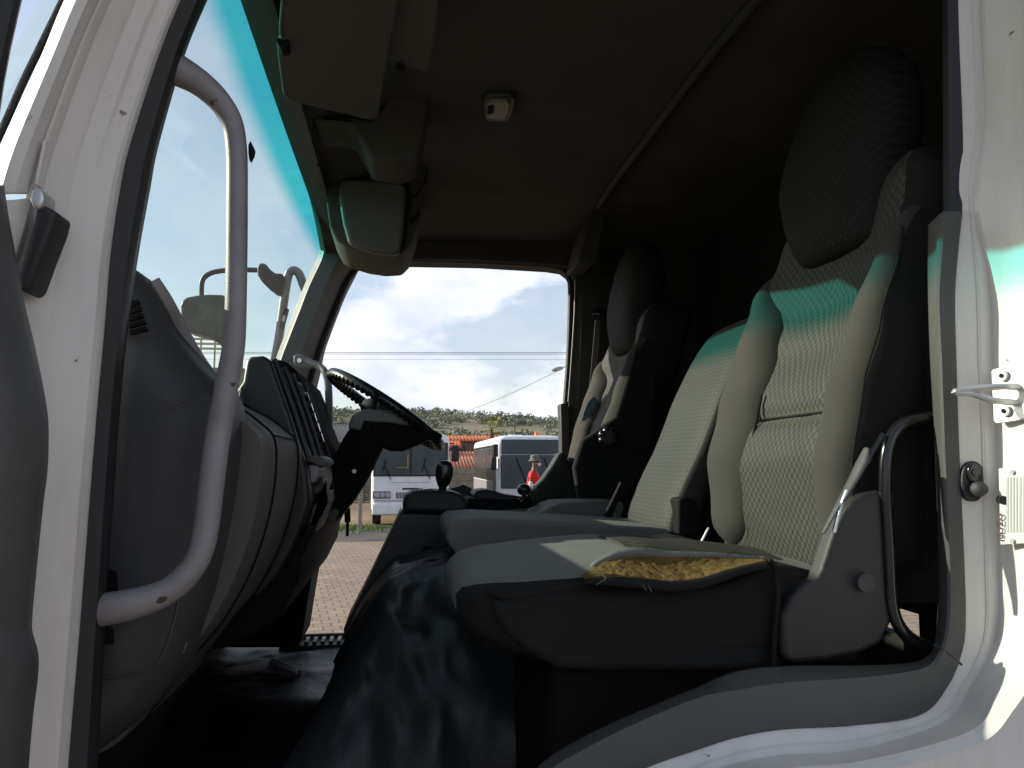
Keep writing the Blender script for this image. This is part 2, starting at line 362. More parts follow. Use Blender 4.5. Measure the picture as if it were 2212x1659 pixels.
# roof and headliner ----------------------------------------------
def roof_z(x, y):
    e = (y - 1.93) / 1.05
    z = 0.885 - 0.10 * abs(e) ** 3.2
    fr = max(0, (0.02 - x) / 0.30)
    return z - 0.085 * min(1, fr) ** 1.3 - 0.02 * max(0, (x - 0.7)) 
def build_roof():
    xs = [-0.275 + (1.15 + 0.275) * i / 60 for i in range(61)]; ys = [0.90 + 2.12 * j / 50 for j in range(51)]
    bm = bmesh.new(); bm_loft(bm, [[Vector((x, y, Z(roof_z(x, y) - 0.0 + 0.004 * noise.noise(Vector((x * 5, y * 5, 0)))))) for y in ys] for x in xs], closed=False, cap=False)
    link('headliner', bm, M['liner'], cab, angle=60)
    bm = bmesh.new(); bm_loft(bm, [[Vector((x, y, Z(roof_z(x, y) + 0.05))) for y in [0.84 + 2.26 * j / 30 for j in range(31)]] for x in [-0.30 + 1.5 * i / 20 for i in range(21)]], closed=False, cap=False)
    link('roof', bm, M['white'], cab, angle=60)
    # front rail of the headliner, above the glass
    hr = []
    for i in range(41):
        y = lerp(0.93, 2.93, i / 40); p = ws_pt(y, 1)
        hr.append([p + Vector((-0.006, 0, -0.006)), p + Vector((0.022, 0, -0.012)), p + Vector((0.05, 0, -0.008)), p + Vector((0.055, 0, 0.03)), p + Vector((-0.02, 0, 0.05))])
    bm = bmesh.new(); bm_loft(bm, hr, closed=True, cap=True); link('header_trim', bm, M['pillar'], cab, angle=60)
build_roof()
# cross bow on the ceiling
bow = [(0.655, 1.0), (0.65, 1.3), (0.65, 1.7), (0.65, 2.1), (0.645, 2.4), (0.64, 2.62)]
tube('roof_bow', [Vector((x, y, Z(roof_z(x, y) - 0.008))) for x, y in bow], 0.014, M['bow'], cab, n=30)
slab('pillar_trim', [(1275, 455), (1305, 440), (1308, 480), (1290, 565), (1246, 570), (1262, 500)], 2.70, 2.90, M['liner'], cab, bevel=0.01)

# far A pillar ------------------------------------------------------
slabA = [(686, 556), (672, 590), (659, 617), (640, 665), (620, 715), (599, 770), (575, 840), (560, 900),
         (648, 900), (659, 850), (671, 797), (689, 747), (716, 680), (733, 633), (753, 597), (779, 573), (815, 562), (760, 552), (700, 545)]
def far_pillar():
    left = [(690, 540), (686, 560), (672, 590), (659, 617), (640, 665), (620, 715), (599, 770), (575, 840), (560, 900), (550, 960)]
    mid = [(735, 548), (722, 575), (708, 606), (694, 640), (676, 690), (658, 740), (640, 790), (622, 860), (612, 910), (606, 960)]
    right = [(819, 555), (779, 571), (753, 597), (735, 633), (716, 680), (702, 715), (687, 757), (671, 810), (660, 860), (655, 960)]
    back = [(819, 540), (790, 545), (770, 590), (745, 640), (725, 690), (712, 725), (700, 760), (690, 810), (680, 860), (675, 960)]
    ribbon('windscreen_pillar', [[(a, b, 2.93) for a, b in left], [(a, b, 2.90) for a, b in [((l[0] * .75 + m[0] * .25), (l[1] * .75 + m[1] * .25)) for l, m in zip(left, mid)]],
            [(a, b, 2.88) for a, b in mid], [(a, b, 2.93) for a, b in [((l[0] * .5 + m[0] * .5), (l[1] * .5 + m[1] * .5)) for l, m in zip(right, mid)]],
            [(a, b, 2.99) for a, b in right], [(a, b, 3.05) for a, b in back]], M['pillar'], cab, n=50, solid=0.006)
    tube('door_seal', [W(a + 2, b, 2.985) for a, b in right] , 0.013, M['rubber'], cab, n=40, seg=10)
far_pillar()

# far side: header, rear pillar, sill -------------------------------
slab('door_header', [(740, 520), (1300, 520), (1300, 600), (1250, 640), (1243, 600), (1236, 588), (1222, 577), (1190, 572), (1039, 563), (819, 559), (770, 566)], 2.93, 3.06, M['liner'], cab, bevel=0.008)
tube('door_seal', [W(a, b, 2.955) for a, b in [(779, 570), (819, 560), (930, 561), (1039, 565), (1150, 571), (1195, 575), (1216, 583), (1228, 600), (1233, 630), (1230, 750), (1222, 870), (1216, 960), (1208, 1080)]], 0.011, M['rubber'], cab, n=60, seg=10)
ribbon('rear_door_pillar', [[(1232, 590, 3.02), (1236, 700, 3.02), (1224, 870, 3.02), (1216, 980, 3.02), (1205, 1100, 3.02), (1200, 1360, 3.02)],
                            [(1240, 590, 2.95), (1240, 700, 2.95), (1232, 870, 2.95), (1222, 980, 2.95), (1212, 1100, 2.95), (1206, 1360, 2.95)],
                            [(1262, 590, 2.93), (1256, 700, 2.93), (1250, 870, 2.93), (1242, 980, 2.93), (1230, 1100, 2.93), (1225, 1360, 2.93)],
                            [(1420, 590, 2.96), (1420, 700, 2.96), (1420, 870, 2.96), (1420, 980, 2.96), (1420, 1100, 2.96), (1420, 1360, 2.96)]], M['liner'], cab, n=30, solid=0.006)
tube('bead', [W(a, b, 2.925) for a, b in [(1244, 606), (1242, 680), (1235, 790), (1229, 868)]], 0.0055, M['pillar'], cab, n=16, seg=8)
slab('lower_pillar_trim', [(1210, 872), (1228, 870), (1232, 905), (1228, 1100), (1215, 1100), (1212, 930)], 2.90, 2.96, M['brackplastic'], cab, bevel=0.006)
bm = bmesh.new(); bm_box(bm, (0.90, 3.03, Z(0.25)), (0.46, 0.08, 1.4)); bm_box(bm, (0.68, 3.045, Z(0.1)), (0.08, 0.05, 1.6)); bm_box(bm, (0.30, 3.02, Z(-0.68)), (1.3, 0.10, 0.10)); bm_box(bm, (0.86, 3.0, Z(-0.5)), (0.36, 0.08, 0.4))
link('far_side_panel', bm, M['liner'], cab, bevel=0.004)
# rear wall with the gap low down behind the seat
bm = bmesh.new()
hx = 1.12
def hole_rect():
    r = ray(1940, 1338); t = hx / r.x; return r * t
h = hole_rect(); hy, hz = h.y, h.z
for c, s in (((hx, 1.95, (0.95 + hz + 0.03) / 2), (0.03, 2.2, 0.95 - hz - 0.03)), ((hx, 1.95, (hz - 0.03 - 0.75) / 2), (0.03, 2.2, 0.75 + hz - 0.03)),
             ((hx, (0.85 + hy - 0.10) / 2, hz), (0.03, hy - 0.10 - 0.85, 0.06)), ((hx, (hy + 0.11 + 3.05) / 2, hz), (0.03, 3.05 - hy - 0.11, 0.06))):
    bm_box(bm, (c[0], c[1], Z(c[2])), s)
link('rear_wall', bm, M['liner2'], cab, bevel=0)

# the rest of the truck below and behind the cab
bm = bmesh.new(); bm_box(bm, (0.25, 1.95, 1.02), (1.75, 1.98, 0.62)); link('under_body', bm, M['matt'], cab, bevel=0.02)
bm = bmesh.new(); bm_box(bm, (3.6, 1.72, 0.95), (6.4, 0.09, 0.25)); bm_box(bm, (3.6, 2.28, 0.95), (6.4, 0.09, 0.25))
for k in range(5): bm_box(bm, (1.4 + k * 1.2, 2.0, 0.95), (0.12, 0.6, 0.18))
link('chassis_frame', bm, M['matt'], cab, bevel=0.006)
bm = bmesh.new(); bm_box(bm, (-0.72, 1.95, 0.72), (0.16, 2.1, 0.34)); link('bumper', bm, M['white'], cab, bevel=0.03)
for x_ in (0.15, 4.3):
    for y_ in (1.12, 2.80):
        bm = bmesh.new(); bm_cyl(bm, (x_, y_, 0.47), (0, 1, 0), 0.47, 0.26, 32); t_ = link('wheel', bm, M['rubber'], cab, bevel=0.03)
        bm = bmesh.new(); bm_cyl(bm, (x_, y_, 0.47), (0, 1, 0), 0.26, 0.28, 24); link('rim', bm, M['steel'], t_, bevel=0.01)

# floor, firewall, front skin ---------------------------------------
def build_floor():
    bm = bmesh.new(); rings = []
    for i in range(70):
        x = lerp(-0.62, 1.12, i / 69); row = []
        for j in range(80):
            y = lerp(0.90, 2.98, j / 79)
            z = -0.625 + 0.012 * noise.noise(Vector((x * 6, y * 6, 1))) + 0.006 * noise.noise(Vector((x * 22, y * 22, 3)))
            k_ = max(0.0, min(1.0, (2.34 + 0.06 * noise.noise(Vector((x * 7, 0, 0))) - 0.25 * (x + 0.3) - y) / 0.28)); z -= 0.13 * k_ * k_ * (3 - 2 * k_)
            row.append(Vector((x, y, Z(z))))
        rings.append(row)
    bm_loft(bm, rings, closed=False, cap=False); link('cab_floor', bm, M['floor'], cab, angle=70)
build_floor()
bm = bmesh.new(); bm_box(bm, (-0.61, 1.95, Z(-0.37)), (0.03, 2.15, 0.94)); bm_box(bm, (-0.58, 1.95, Z(0.045)), (0.10, 2.15, 0.05))
link('front_wall', bm, M['matt'], cab, bevel=0)
bm = bmesh.new()
for i in range(34):
    x = lerp(-0.34, 0.55, i / 33); bm_box(bm, (x, 2.945, Z(-0.607)), (0.013, 0.085, 0.012))
bm_box(bm, (0.1, 2.945, Z(-0.618)), (1.0, 0.10, 0.012)); bm_box(bm, (0.1, 2.998, Z(-0.604)), (1.0, 0.016, 0.022))
link('step_plate', bm, M['tread'], cab, bevel=0.002, bseg=2)
bm = bmesh.new()
p0 = W(590, 1345, 2.62); p1 = W(640, 1382, 2.52)
for k in range(12):
    t = k / 11; c = Vector((lerp(p0.x, p1.x, t), lerp(2.62, 2.5, t), Z(-0.600))); bm_box(bm, c, (0.012, 0.05, 0.012))
bm_box(bm, ((p0.x + p1.x) / 2, 2.56, Z(-0.608)), (abs(p1.x - p0.x) + 0.03, 0.06, 0.006), rot=Matrix.Rotation(-0.0, 3, 'Z'))
link('footwell_plate', bm, M['tread'], cab, bevel=0.001, bseg=1)
slab('driver_footwell_side', [(400, 1150), (686, 1150), (676, 1230), (664, 1300), (651, 1384), (640, 1400), (400, 1400)], 2.72, 2.98, M['matt'], cab, bevel=0.01)

# near A pillar and front jamb --------------------------------------
py_ = [-420, -200, 0, 123, 310, 413, 553, 700, 873, 1093, 1340, 1640, 1850]
l0 = [620, 527, 437, 387, 333, 313, 288, 267, 249, 233, 217, 201, 190]
l1 = [572, 482, 393, 345, 285, 262, 242, 230, 214, 196, 177, 152, 138]
l2 = [408, 310, 213, 160, 92, 62, 30, 8, -10, -30, -50, -75, -90]
l3 = [340, 240, 143, 92, 8, -30, -70, -100, -120, -140, -150, -165, -180]
def col(xs, y, dx=0): return [(x + dx, p, y) for x, p in zip(xs, py_)]
def mix(a, b, t): return [lerp(i, j, t) for i, j in zip(a, b)]
ribbon('weather_strip', [col(l0, 1.02, 8), col(l0, 0.975), col(mix(l0, l1, .3), 0.962), col(mix(l0, l1, .62), 0.958), col(l1, 0.952), col(l1, 0.965, -4)], M['rubber'], cab, n=80, solid=0.003)
ribbon('door_jamb', [col(l1, 0.968, 2), col(l1, 0.956, -1), col(mix(l1, l2, .07), 0.944), col(mix(l1, l2, .11), 0.945), col(mix(l1, l2, .28), 0.938), col(mix(l1, l2, .34), 0.933), col(mix(l1, l2, .55), 0.925), col(mix(l1, l2, .62), 0.919), col(mix(l1, l2, .86), 0.905), col(mix(l1, l2, .95), 0.885), col(l2, 0.880)], M['white'], cab, n=90, solid=0.003)
lo = 7
def colr(xs, y, a, b): return [(x, p, y) for x, p in zip(xs[a:b], py_[a:b])]
def outer_pillar():
    cs = [colr(l2, 0.884, 0, lo), colr(mix(l2, l3, .12), 0.870, 0, lo), colr(mix(l2, l3, .35), 0.858, 0, lo), colr(mix(l2, l3, .65), 0.856, 0, lo), colr(mix(l2, l3, .9), 0.866, 0, lo), colr(l3, 0.885, 0, lo), colr(mix(l2, l3, 1.02), 0.92, 0, lo), colr(mix(l2, l3, .8), 0.955, 0, lo)]
    cs = [c[:5] + [(c[5][0], 419, c[5][2])] for c in cs]
    ribbon('outer_pillar_skin', cs, M['white'], cab, n=50, solid=0.003)
    # lower skin panel starting under the joint
    cs = [[(75, 428, 0.885), (52, 520, 0.885), (20, 620, 0.885)], [(66, 428, 0.872), (40, 520, 0.872), (5, 620, 0.872)], [(30, 432, 0.862), (10, 520, 0.862), (-30, 620, 0.862)], [(-30, 436, 0.862), (-60, 520, 0.862), (-90, 620, 0.862)]]
    ribbon('lower_pillar_skin', cs, M['white'], cab, n=12, solid=0.003)
    bm = bmesh.new(); bm_tube(bm, [W(x, y, 0.90) for x, y in ((137, 0), (92, 92), (50, 178), (25, 235), (0, 290), (-25, 340))], 0.004, 8, True, 20); bm_tube(bm, [W(x, y, 0.90) for x, y in ((137, 0), (235, -210), (320, -400))], 0.004, 8)
    link('glass_seal', bm, M['rubber'], cab)
outer_pillar()
slab('hinge_gaiter', [(78, 440), (96, 443), (121, 455), (112, 490), (88, 550), (62, 622), (42, 632), (36, 600), (58, 530), (72, 480)], 0.862, 0.905, M['rubber'], cab, bevel=0.006)
slab('hinge_bracket', [(66, 408), (82, 402), (93, 414), (94, 432), (86, 450), (72, 452), (62, 430)], 0.858, 0.89, M['steel'], cab, bevel=0.004)
slab('seam_clip', [(92, 300), (99, 302), (80, 400), (72, 398)], 0.866, 0.88, M['white'], cab, bevel=0.002)

# near rear jamb: trim, seal, painted pillar, sill --------------------
A_ = [(2008, 486), (2007, 558), (2008, 650), (2012, 780), (2021, 946), (2027, 1122), (2030, 1242), (2028, 1335), (2020, 1396), (2000, 1424), (1951, 1437), (1835, 1440), (1691, 1441), (1591, 1452), (1500, 1490), (1372, 1543), (1272, 1589), (1180, 1645), (1090, 1740)]
B_ = [(2038, 457), (2030, 558), (2025, 650), (2031, 780), (2037, 946), (2044, 1122), (2049, 1242), (2048, 1337), (2036, 1399), (2010, 1438), (1960, 1454), (1835, 1468), (1700, 1476), (1591, 1493), (1508, 1510), (1372, 1566), (1272, 1616), (1190, 1665), (1100, 1755)]
C_ = [(2077, 457), (2067, 553), (2061, 646), (2064, 780), (2069, 946), (2077, 1122), (2082, 1242), (2084, 1335), (2078, 1400), (2048, 1478), (1985, 1545), (1835, 1568), (1691, 1576), (1591, 1593), (1500, 1622), (1395, 1659), (1290, 1715), (1200, 1770), (1110, 1850)]
D_ = [(2112, 484), (2132, 558), (2146, 650), (2149, 780), (2158, 946), (2160, 1122), (2162, 1242), (2163, 1335), (2148, 1404), (2104, 1480), (2045, 1560), (1855, 1622), (1691, 1634), (1591, 1652), (1500, 1682), (1400, 1730), (1300, 1790), (1210, 1850), (1120, 1930)]
E_ = [(2235, 484), (2240, 558), (2242, 650), (2244, 780), (2246, 946), (2248, 1122), (2248, 1242), (2240, 1335), (2215, 1430), (2165, 1510), (2090, 1585), (1870, 1645), (1700, 1662), (1600, 1680), (1510, 1712), (1410, 1760), (1310, 1820), (1220, 1880), (1130, 1960)]
G_ = [(2330, 484), (2330, 558), (2330, 650), (2330, 780), (2330, 946), (2330, 1122), (2330, 1242), (2380, 1400), (2420, 1560), (2380, 1690), (2260, 1790), (1950, 1850), (1740, 1870), (1640, 1890), (1550, 1920), (1450, 1960), (1350, 2010), (1260, 2070), (1170, 2150)]
def yy(c, y): return [(a, b, y) for a, b in c]
def mixp(a, b, t): return [(lerp(p[0], q[0], t), lerp(p[1], q[1], t)) for p, q in zip(a, b)]
ribbon('sill_trim', [yy(A_, 1.03), yy(mixp(A_, B_, .1), 1.0), yy(mixp(A_, B_, .85), 0.975), yy(B_, 0.970), yy(mixp(B_, C_, .12), 0.968), yy(mixp(B_, C_, .95), 0.9645), yy(C_, 0.970)], M['trim'], cab, n=160, solid=0.004)
ribbon('seal', [yy([(2038, -420), (2038, 0), (2039, 300), (2039, 462)], 1.03), yy([(2040, -420), (2041, 0), (2042, 300), (2043, 462)], 0.985), yy([(2048, -420), (2049, 0), (2052, 300), (2054, 462)], 0.972), yy([(2068, -420), (2068, 0), (2078, 300), (2076, 462)], 0.966), yy([(2070, -420), (2070, 0), (2080, 300), (2078, 462)], 0.975)], M['rubber'], cab, n=60, solid=0.003).name = 'weather_strip'
TC = [(2066, -420), (2067, 0), (2078, 250), (2074, 400)]; TD = [(2118, -420), (2121, 0), (2131, 250), (2108, 400)]; TE = [(2225, -420), (2228, 0), (2232, 250), (2234, 400)]; TG = [(2330, -420), (2330, 0), (2330, 250), (2330, 400)]
cC, cD, cE, cG = TC + C_, TD + D_, TE + E_, TG + G_
ribbon('door_jamb', [yy(cC, 0.972), yy(cC, 0.9665), yy(mixp(cC, cD, .25), 0.9635), yy(mixp(cC, cD, .55), 0.9595), yy(mixp(cC, cD, .66), 0.9560), yy(mixp(cC, cD, .95), 0.9535), yy(cD, 0.9500), yy(mixp(cD, cE, .08), 0.942),
        yy(mixp(cD, cE, .40), 0.924), yy(mixp(cD, cE, .75), 0.901), yy(cE, 0.883), yy(mixp(cE, cG, .12), 0.868), yy(mixp(cE, cG, .5), 0.866), yy(cG, 0.85)], M['white'], cab, n=190, solid=0.003)
tube('trim_joint', [W(a, b, y) for a, b, y in ((2016, 1392, 0.975), (2036, 1402, 0.968), (2056, 1418, 0.965), (2078, 1436, 0.9635))], 0.0012, M['rubber'], cab, n=12, seg=6)
tube('sealant_bead', [W(a, b, y) for (a, b), y in zip(mixp(cC, cD, .60)[4:16], [0.9572] * 12)], 0.0014, M['white'], cab, n=60, seg=6)
# skin beside the doorway and the roof side above it (all out of the picture, they shade the cab)
bm = bmesh.new(); bm_box(bm, (1.02, 0.90, Z(0.1)), (0.36, 0.08, 1.7)); bm_box(bm, (0.35, 0.93, Z(0.83)), (1.4, 0.10, 0.10))
link('near_side_panel', bm, M['white'], cab, bevel=0.006)
bm = bmesh.new(); bm_box(bm, (0.3, 0.93, Z(-0.72)), (1.5, 0.12, 0.10)); bm_box(bm, (-0.50, 0.93, Z(-0.3)), (0.22, 0.06, 0.9)); link('door_step', bm, M['matt'], cab, bevel=0.006)

# ================================================================== THE OPEN DOOR AT THE LEFT EDGE
door = empty('cab_door', (-0.36, 0.80, Z(-0.6)), 'open cab door with grey inner panel, cut by the left edge of the picture', 'door')
def build_door():
    sil = [(0, 30), (2, 200), (-6, 300), (4, 400), (14, 470), (27, 540), (43, 633), (60, 705), (77, 780), (97, 887), (100, 957), (97, 1023), (88, 1093), (70, 1270), (64, 1345), (66, 1370), (78, 1416), (76, 1470), (67, 1540), (57, 1656), (50, 1800)]
    top = [(22, -300), (18, -60), (16, 30), (10, 120), (2, 240), (-8, 330)]
    # panel: edge towards the hinge, then sweeping towards and past the viewer's left
    c0 = [(a - 26, b, 0.845) for a, b in sil[3:]]; c1 = [(a - 3, b, 0.835) for a, b in sil[3:]]; c2 = [(a, b, 0.826) for a, b in sil[3:]]; c3 = [(a - 12, b, 0.80) for a, b in sil[3:]]
    c4 = [(a - 50, b, 0.77) for a, b in sil[3:]]
    ribbon('inner_panel', [c0, c1, c2, c3, c4, [(-220, b, 0.68) for a, b in sil[3:]]], M['trim2'], door, n=60, solid=0.004)
    bm = bmesh.new()
    a = W(0, 500, 0.77); 
    for (x0, y0_), (x1, y1_) in [((-0.385, 0.80), (-0.50, 0.02))]:
        d = Vector((x1 - x0, y1_ - y0_, 0)); n_ = Vector((-d.y, d.x, 0)).normalized()
        for (za, zb, ox) in ((-0.75, 0.12, 0.0),):
            q = [Vector((x0, y0_, Z(za))), Vector((x1, y1_, Z(za))), Vector((x1, y1_, Z(zb))), Vector((x0, y0_, Z(zb)))]
            bm_prism(bm, [p - n_ * 0.012 for p in q], [p - n_ * 0.07 for p in q])
    link('outer_skin', bm, M['white'], door, bevel=0.01)
    fr = [Vector((-0.378, 0.815, Z(0.10))), Vector((-0.372, 0.815, Z(0.36))), Vector((-0.318, 0.80, Z(0.70))), Vector((-0.33, 0.70, Z(0.76))), Vector((-0.42, 0.10, Z(0.76))), Vector((-0.47, 0.02, Z(0.70))), Vector((-0.49, 0.02, Z(0.10)))]
    tube('window_frame', [p + Vector((-0.022, 0, 0)) for p in fr], 0.011, M['rubber'], door, n=60, seg=10)
    bm = bmesh.new()
    g = [p + Vector((-0.03, 0, 0)) for p in fr]; f = bm.faces.new([bm.verts.new(p) for p in g]); bmesh.ops.triangulate(bm, faces=[f])
    link('window_glass', bm, M['sideglass'], door)
    tube('armrest_edge', [W(a, b, y) for a, b, y in ((0, 690, 0.80), (14, 735, 0.812), (30, 765, 0.820), (33, 750, 0.824), (40, 800, 0.826))], 0.004, M['trim2'], door, n=24, seg=8)
M['trim2'] = mat('door_panel_plastic', (0.085, 0.085, 0.083), 0.45, var=0.12, vscale=9, bump=0.3, bscale=600)
build_door()

# ================================================================== GRAB RAIL on the near pillar
rail = empty('grab_handle', W(222, 1320, 0.975), 'worn grey grab rail bent round the near windscreen pillar', 'grab handle')
tube('tube', [W(a, b, y) for a, b, y in [(355, 138, 0.99), (400, 160, 1.00), (440, 186, 1.01), (478, 224, 1.02), (502, 268, 1.025), (511, 330, 1.025), (512, 420, 1.025), (511, 560, 1.025), (508, 700, 1.02), (503, 760, 1.02), (490, 830, 1.02), (478, 900, 1.02), (465, 980, 1.015), (455, 1060, 1.01), (445, 1140, 1.005), (432, 1195, 1.00), (405, 1240, 0.995), (360, 1278, 0.99), (310, 1298, 0.985), (262, 1310, 0.98), (215, 1318, 0.98)]],
     [0.0205, 0.0165, 0.0140, 0.0128, 0.0128, 0.0128, 0.0135, 0.0140, 0.0145, 0.0145, 0.0140, 0.0150, 0.0172, 0.0182], M['rail'], rail, seg=24, n=160)
slab('clip', [(536, 312), (541, 303), (548, 318), (546, 330), (538, 345), (536, 330)], 1.02, 1.035, M['matt'], rail, bevel=0.001)

# ================================================================== DASHBOARD
dash = empty('dashboard', (-0.35, 1.9, Z(-0.3)), 'grey plastic dashboard with shut glovebox and black centre bezel', 'dashboard')
endp = [(238, 588), (262, 578), (285, 580), (306, 592), (326, 622), (344, 655), (364, 700), (392, 738), (425, 782), (455, 812), (474, 830), (488, 850), (498, 880), (500, 940), (494, 1020), (482, 1100), (462, 1200), (440, 1290), (420, 1350), (392, 1430), (350, 1500), (300, 1555), (205, 1625), (150, 1640), (170, 1200), (200, 800)]
gb = [(498, 850), (515, 868), (545, 884), (585, 905), (618, 930), (640, 952), (646, 985), (643, 1040), (632, 1100), (612, 1165), (585, 1225), (548, 1285), (505, 1335), (460, 1395), (400, 1470), (300, 1470), (300, 1200), (380, 900)]
def to_y(px, ya, yb):                        # outline seen at ya, as it would be seen slid back to yb
    return [W(a, b, ya) for a, b in px]
def xz_slab(name, pts, y0, y1, m, parent, bevel=0.006, n=0, grow=0.0, bseg=4):
    a = [Vector((p.x, y0, p.z)) for p in pts]
    if n: a = crom(a + [a[0]], n + 1)[:-1]
    bm = bmesh.new(); bm_prism(bm, a, [Vector((p.x, y1, p.z)) for p in a]); return link(name, bm, m, parent, bevel=bevel, bseg=bseg)
def end_panel():
    base = crom([W(a, b, 1.12) for a, b in endp] + [W(*endp[0], 1.12)], 141)[:-1]; n = len(base); rings = []
    nrm = []
    for i in range(n):
        t = base[(i + 1) % n] - base[i - 1]; nrm.append(Vector((-t.z, 0, t.x)).normalized())
    cen = sum(base, Vector()) / n
    if nrm[40].dot(cen - base[40]) < 0: nrm = [-k for k in nrm]
    wt = [max(0.0, -q.x) ** 0.6 for q in nrm]
    for k in range(15):
        a = k / 14 * math.pi / 2; ins = 0.075 * (1 - math.sin(a)); y = 1.045 + 0.075 * (1 - math.cos(a))
        rings.append([Vector((p.x + q.x * ins * g, y, p.z + q.z * ins * g)) for p, q, g in zip(base, nrm, wt)])
    rings.append([Vector((p.x, 1.22, p.z)) for p in base])
    bm = bmesh.new(); bm_loft(bm, rings); link('end_panel', bm, M['dash'], dash, angle=75)
end_panel()
# rim and pocket on the end panel
tube('pocket_edge', [W(a, b, 1.036) for a, b in ((216, 1464), (250, 1464), (290, 1456), (325, 1443), (345, 1425), (360, 1395), (372, 1355), (385, 1300), (392, 1240))], 0.0022, M['dash'], dash, n=40, seg=8)
bm = bmesh.new()
for k in range(5):
    y_ = 655 + k * 14.5
    a = [W(p[0], p[1], 1.036) for p in ((274 + k * 1.5, y_), (296 + k * 4.5, y_ - 9), (300 + k * 4.5, y_ - 0), (274 + k * 1.5, y_ + 9.5))]
    bm_prism(bm, a, [Vector((p.x, 1.045, p.z)) for p in a])
link('side_vent', bm, M['matt'], dash, bevel=0)
for a, b in (((228, 1228), (248, 1290)), ((222, 1352), (240, 1392))):
    bm = bmesh.new(); q = [W(a[0], a[1], 1.036), W(b[0], a[1] + 10, 1.036), W(b[0] + 2, b[1], 1.036), W(a[0], b[1], 1.036)]; bm_prism(bm, q, [Vector((p.x, 1.044, p.z)) for p in q]); link('mounting_slot', bm, M['matt'], dash, bevel=0)
slab('chip', [(401, 1388), (406, 1386), (398, 1408), (394, 1414)], 1.035, 1.039, M['trim'], dash, bevel=0)
# glovebox bulge, lofted across
def glovebox():
    base = [W(a, b, 1.55) for a, b in gb]
    rings = []
    for i in range(26):
        t = i / 25; y = lerp(1.19, 1.62, t); s = 1 - 0.02 * (abs(t - 0.5) * 2) ** 3
        a = crom(base + [base[0]], 71)[:-1]; cx = sum(p.x for p in a) / 70; cz = sum(p.z for p in a) / 70
        rings.append([Vector((cx + (p.x - cx) * s - 0.006 * (1 - t), y, cz + (p.z - cz) * s)) for p in a])
    bm = bmesh.new(); bm_loft(bm, rings); link('glovebox', bm, M['dash2'], dash, angle=60)
    a = crom(base[1:15], 60)
    for nm, y in (('panel_gap', 1.27), ('panel_gap', 1.535)):
        tube(nm, [Vector((p.x + 0.0008, y, p.z + 0.0005)) for p in a], 0.0018, M['matt'], dash, seg=8)
    tube('panel_gap', [Vector((a[18].x + 0.002, y, a[18].z)) for y in (1.27, 1.4, 1.535)], 0.0014, M['matt'], dash, seg=8)
glovebox()
# upper cowl running across under the glass
cowl = [W(a, b, 1.2) for a, b in ((285, 585), (320, 600), (400, 690), (440, 740), (500, 800), (540, 850), (540, 900), (300, 900), (200, 700), (240, 620))]
def low(p, k): return Vector((p.x, p.y, p.z - k))
xz_slab('upper_cowl', [Vector((-0.50, 0, Z(0.115))), Vector((-0.42, 0, Z(0.125))), Vector((-0.33, 0, Z(0.100))), Vector((-0.27, 0, Z(0.075))), Vector((-0.235, 0, Z(0.045))), Vector((-0.225, 0, Z(0.02))), Vector((-0.30, 0, Z(-0.25))), Vector((-0.52, 0, Z(-0.25)))], 1.19, 2.88, M['dashtop'], dash, bevel=0.01)
tube('cowl_edge', [W(a, b, y) for a, b, y in ((330, 606, 1.14), (356, 648, 1.15), (380, 695, 1.17), (412, 752, 1.19), (440, 792, 1.22), (466, 822, 1.25), (478, 838, 1.28))], [0.009, 0.011, 0.009, 0.005], M['rail'], dash, n=40, seg=10)
# centre cluster
cl = [(523, 823), (530, 778), (540, 769), (566, 767), (583, 775), (590, 795), (604, 836), (629, 907), (645, 960), (656, 990), (664, 1030), (668, 1085), (655, 1130), (630, 1190), (602, 1240), (560, 1290), (470, 1300), (470, 900)]
clw = [W(a, b, 1.60) for a, b in cl]
xz_slab('centre_cluster', clw, 1.605, 2.16, M['dashtop'], dash, bevel=0.009, n=0)
xz_slab('side_cheek', [W(a, b, 1.585) for a, b in ((523, 830), (530, 900), (590, 905), (628, 950), (636, 985), (640, 1040), (628, 1100), (606, 1170), (575, 1230), (500, 1260), (480, 1000))], 1.57, 1.62, M['dash2'], dash, bevel=0.01, n=0)
bm = bmesh.new(); n_ = 0
def face_pt(t, y, out=0.0):                   # along the rear face of the cluster, t from top to foot
    a = clw[4]; b = clw[9]; return Vector((lerp(a.x, b.x, t) + out * .95, y, lerp(a.z, b.z, t) + out * .3))
for ya, yb in ((1.66, 1.76), (1.80, 1.90), (1.93, 2.12)):
    for k in range(2 if ya < 1.9 else 4):
        t0 = 0.04 + k * (0.43 if ya < 1.9 else 0.22); t1 = t0 + (0.38 if ya < 1.9 else 0.17)
        q = [face_pt(t0, ya, .0015), face_pt(t1, ya, .0015), face_pt(t1, yb, .0015), face_pt(t0, yb, .0015)]
        bm_prism(bm, q, [p + Vector((-0.008, 0, 0)) for p in q])
link('air_vent', bm, M['matt'], dash, bevel=0)
for y in (1.645, 1.78, 1.915, 2.14):
    tube('bezel_rib', [face_pt(-0.02, y, .003), face_pt(0.5, y, .006), face_pt(1.0, y, .003)], 0.0055, M['dashtop'], dash, n=12, seg=8)
bm = bmesh.new()
for k in range(5):
    p = face_pt(0.22 + 0.13 * k, 2.03, 0.006); bm_cyl(bm, p, (1, 0, 0.3), 0.012, 0.012, 16)
link('switch', bm, M['black'], dash)
slab('cup_holder', [(645, 985), (655, 982), (690, 985), (703, 992), (706, 1000), (698, 1009), (688, 1006), (672, 999), (650, 994), (645, 990)], 1.66, 1.84, M['trim'], dash, bevel=0.004)
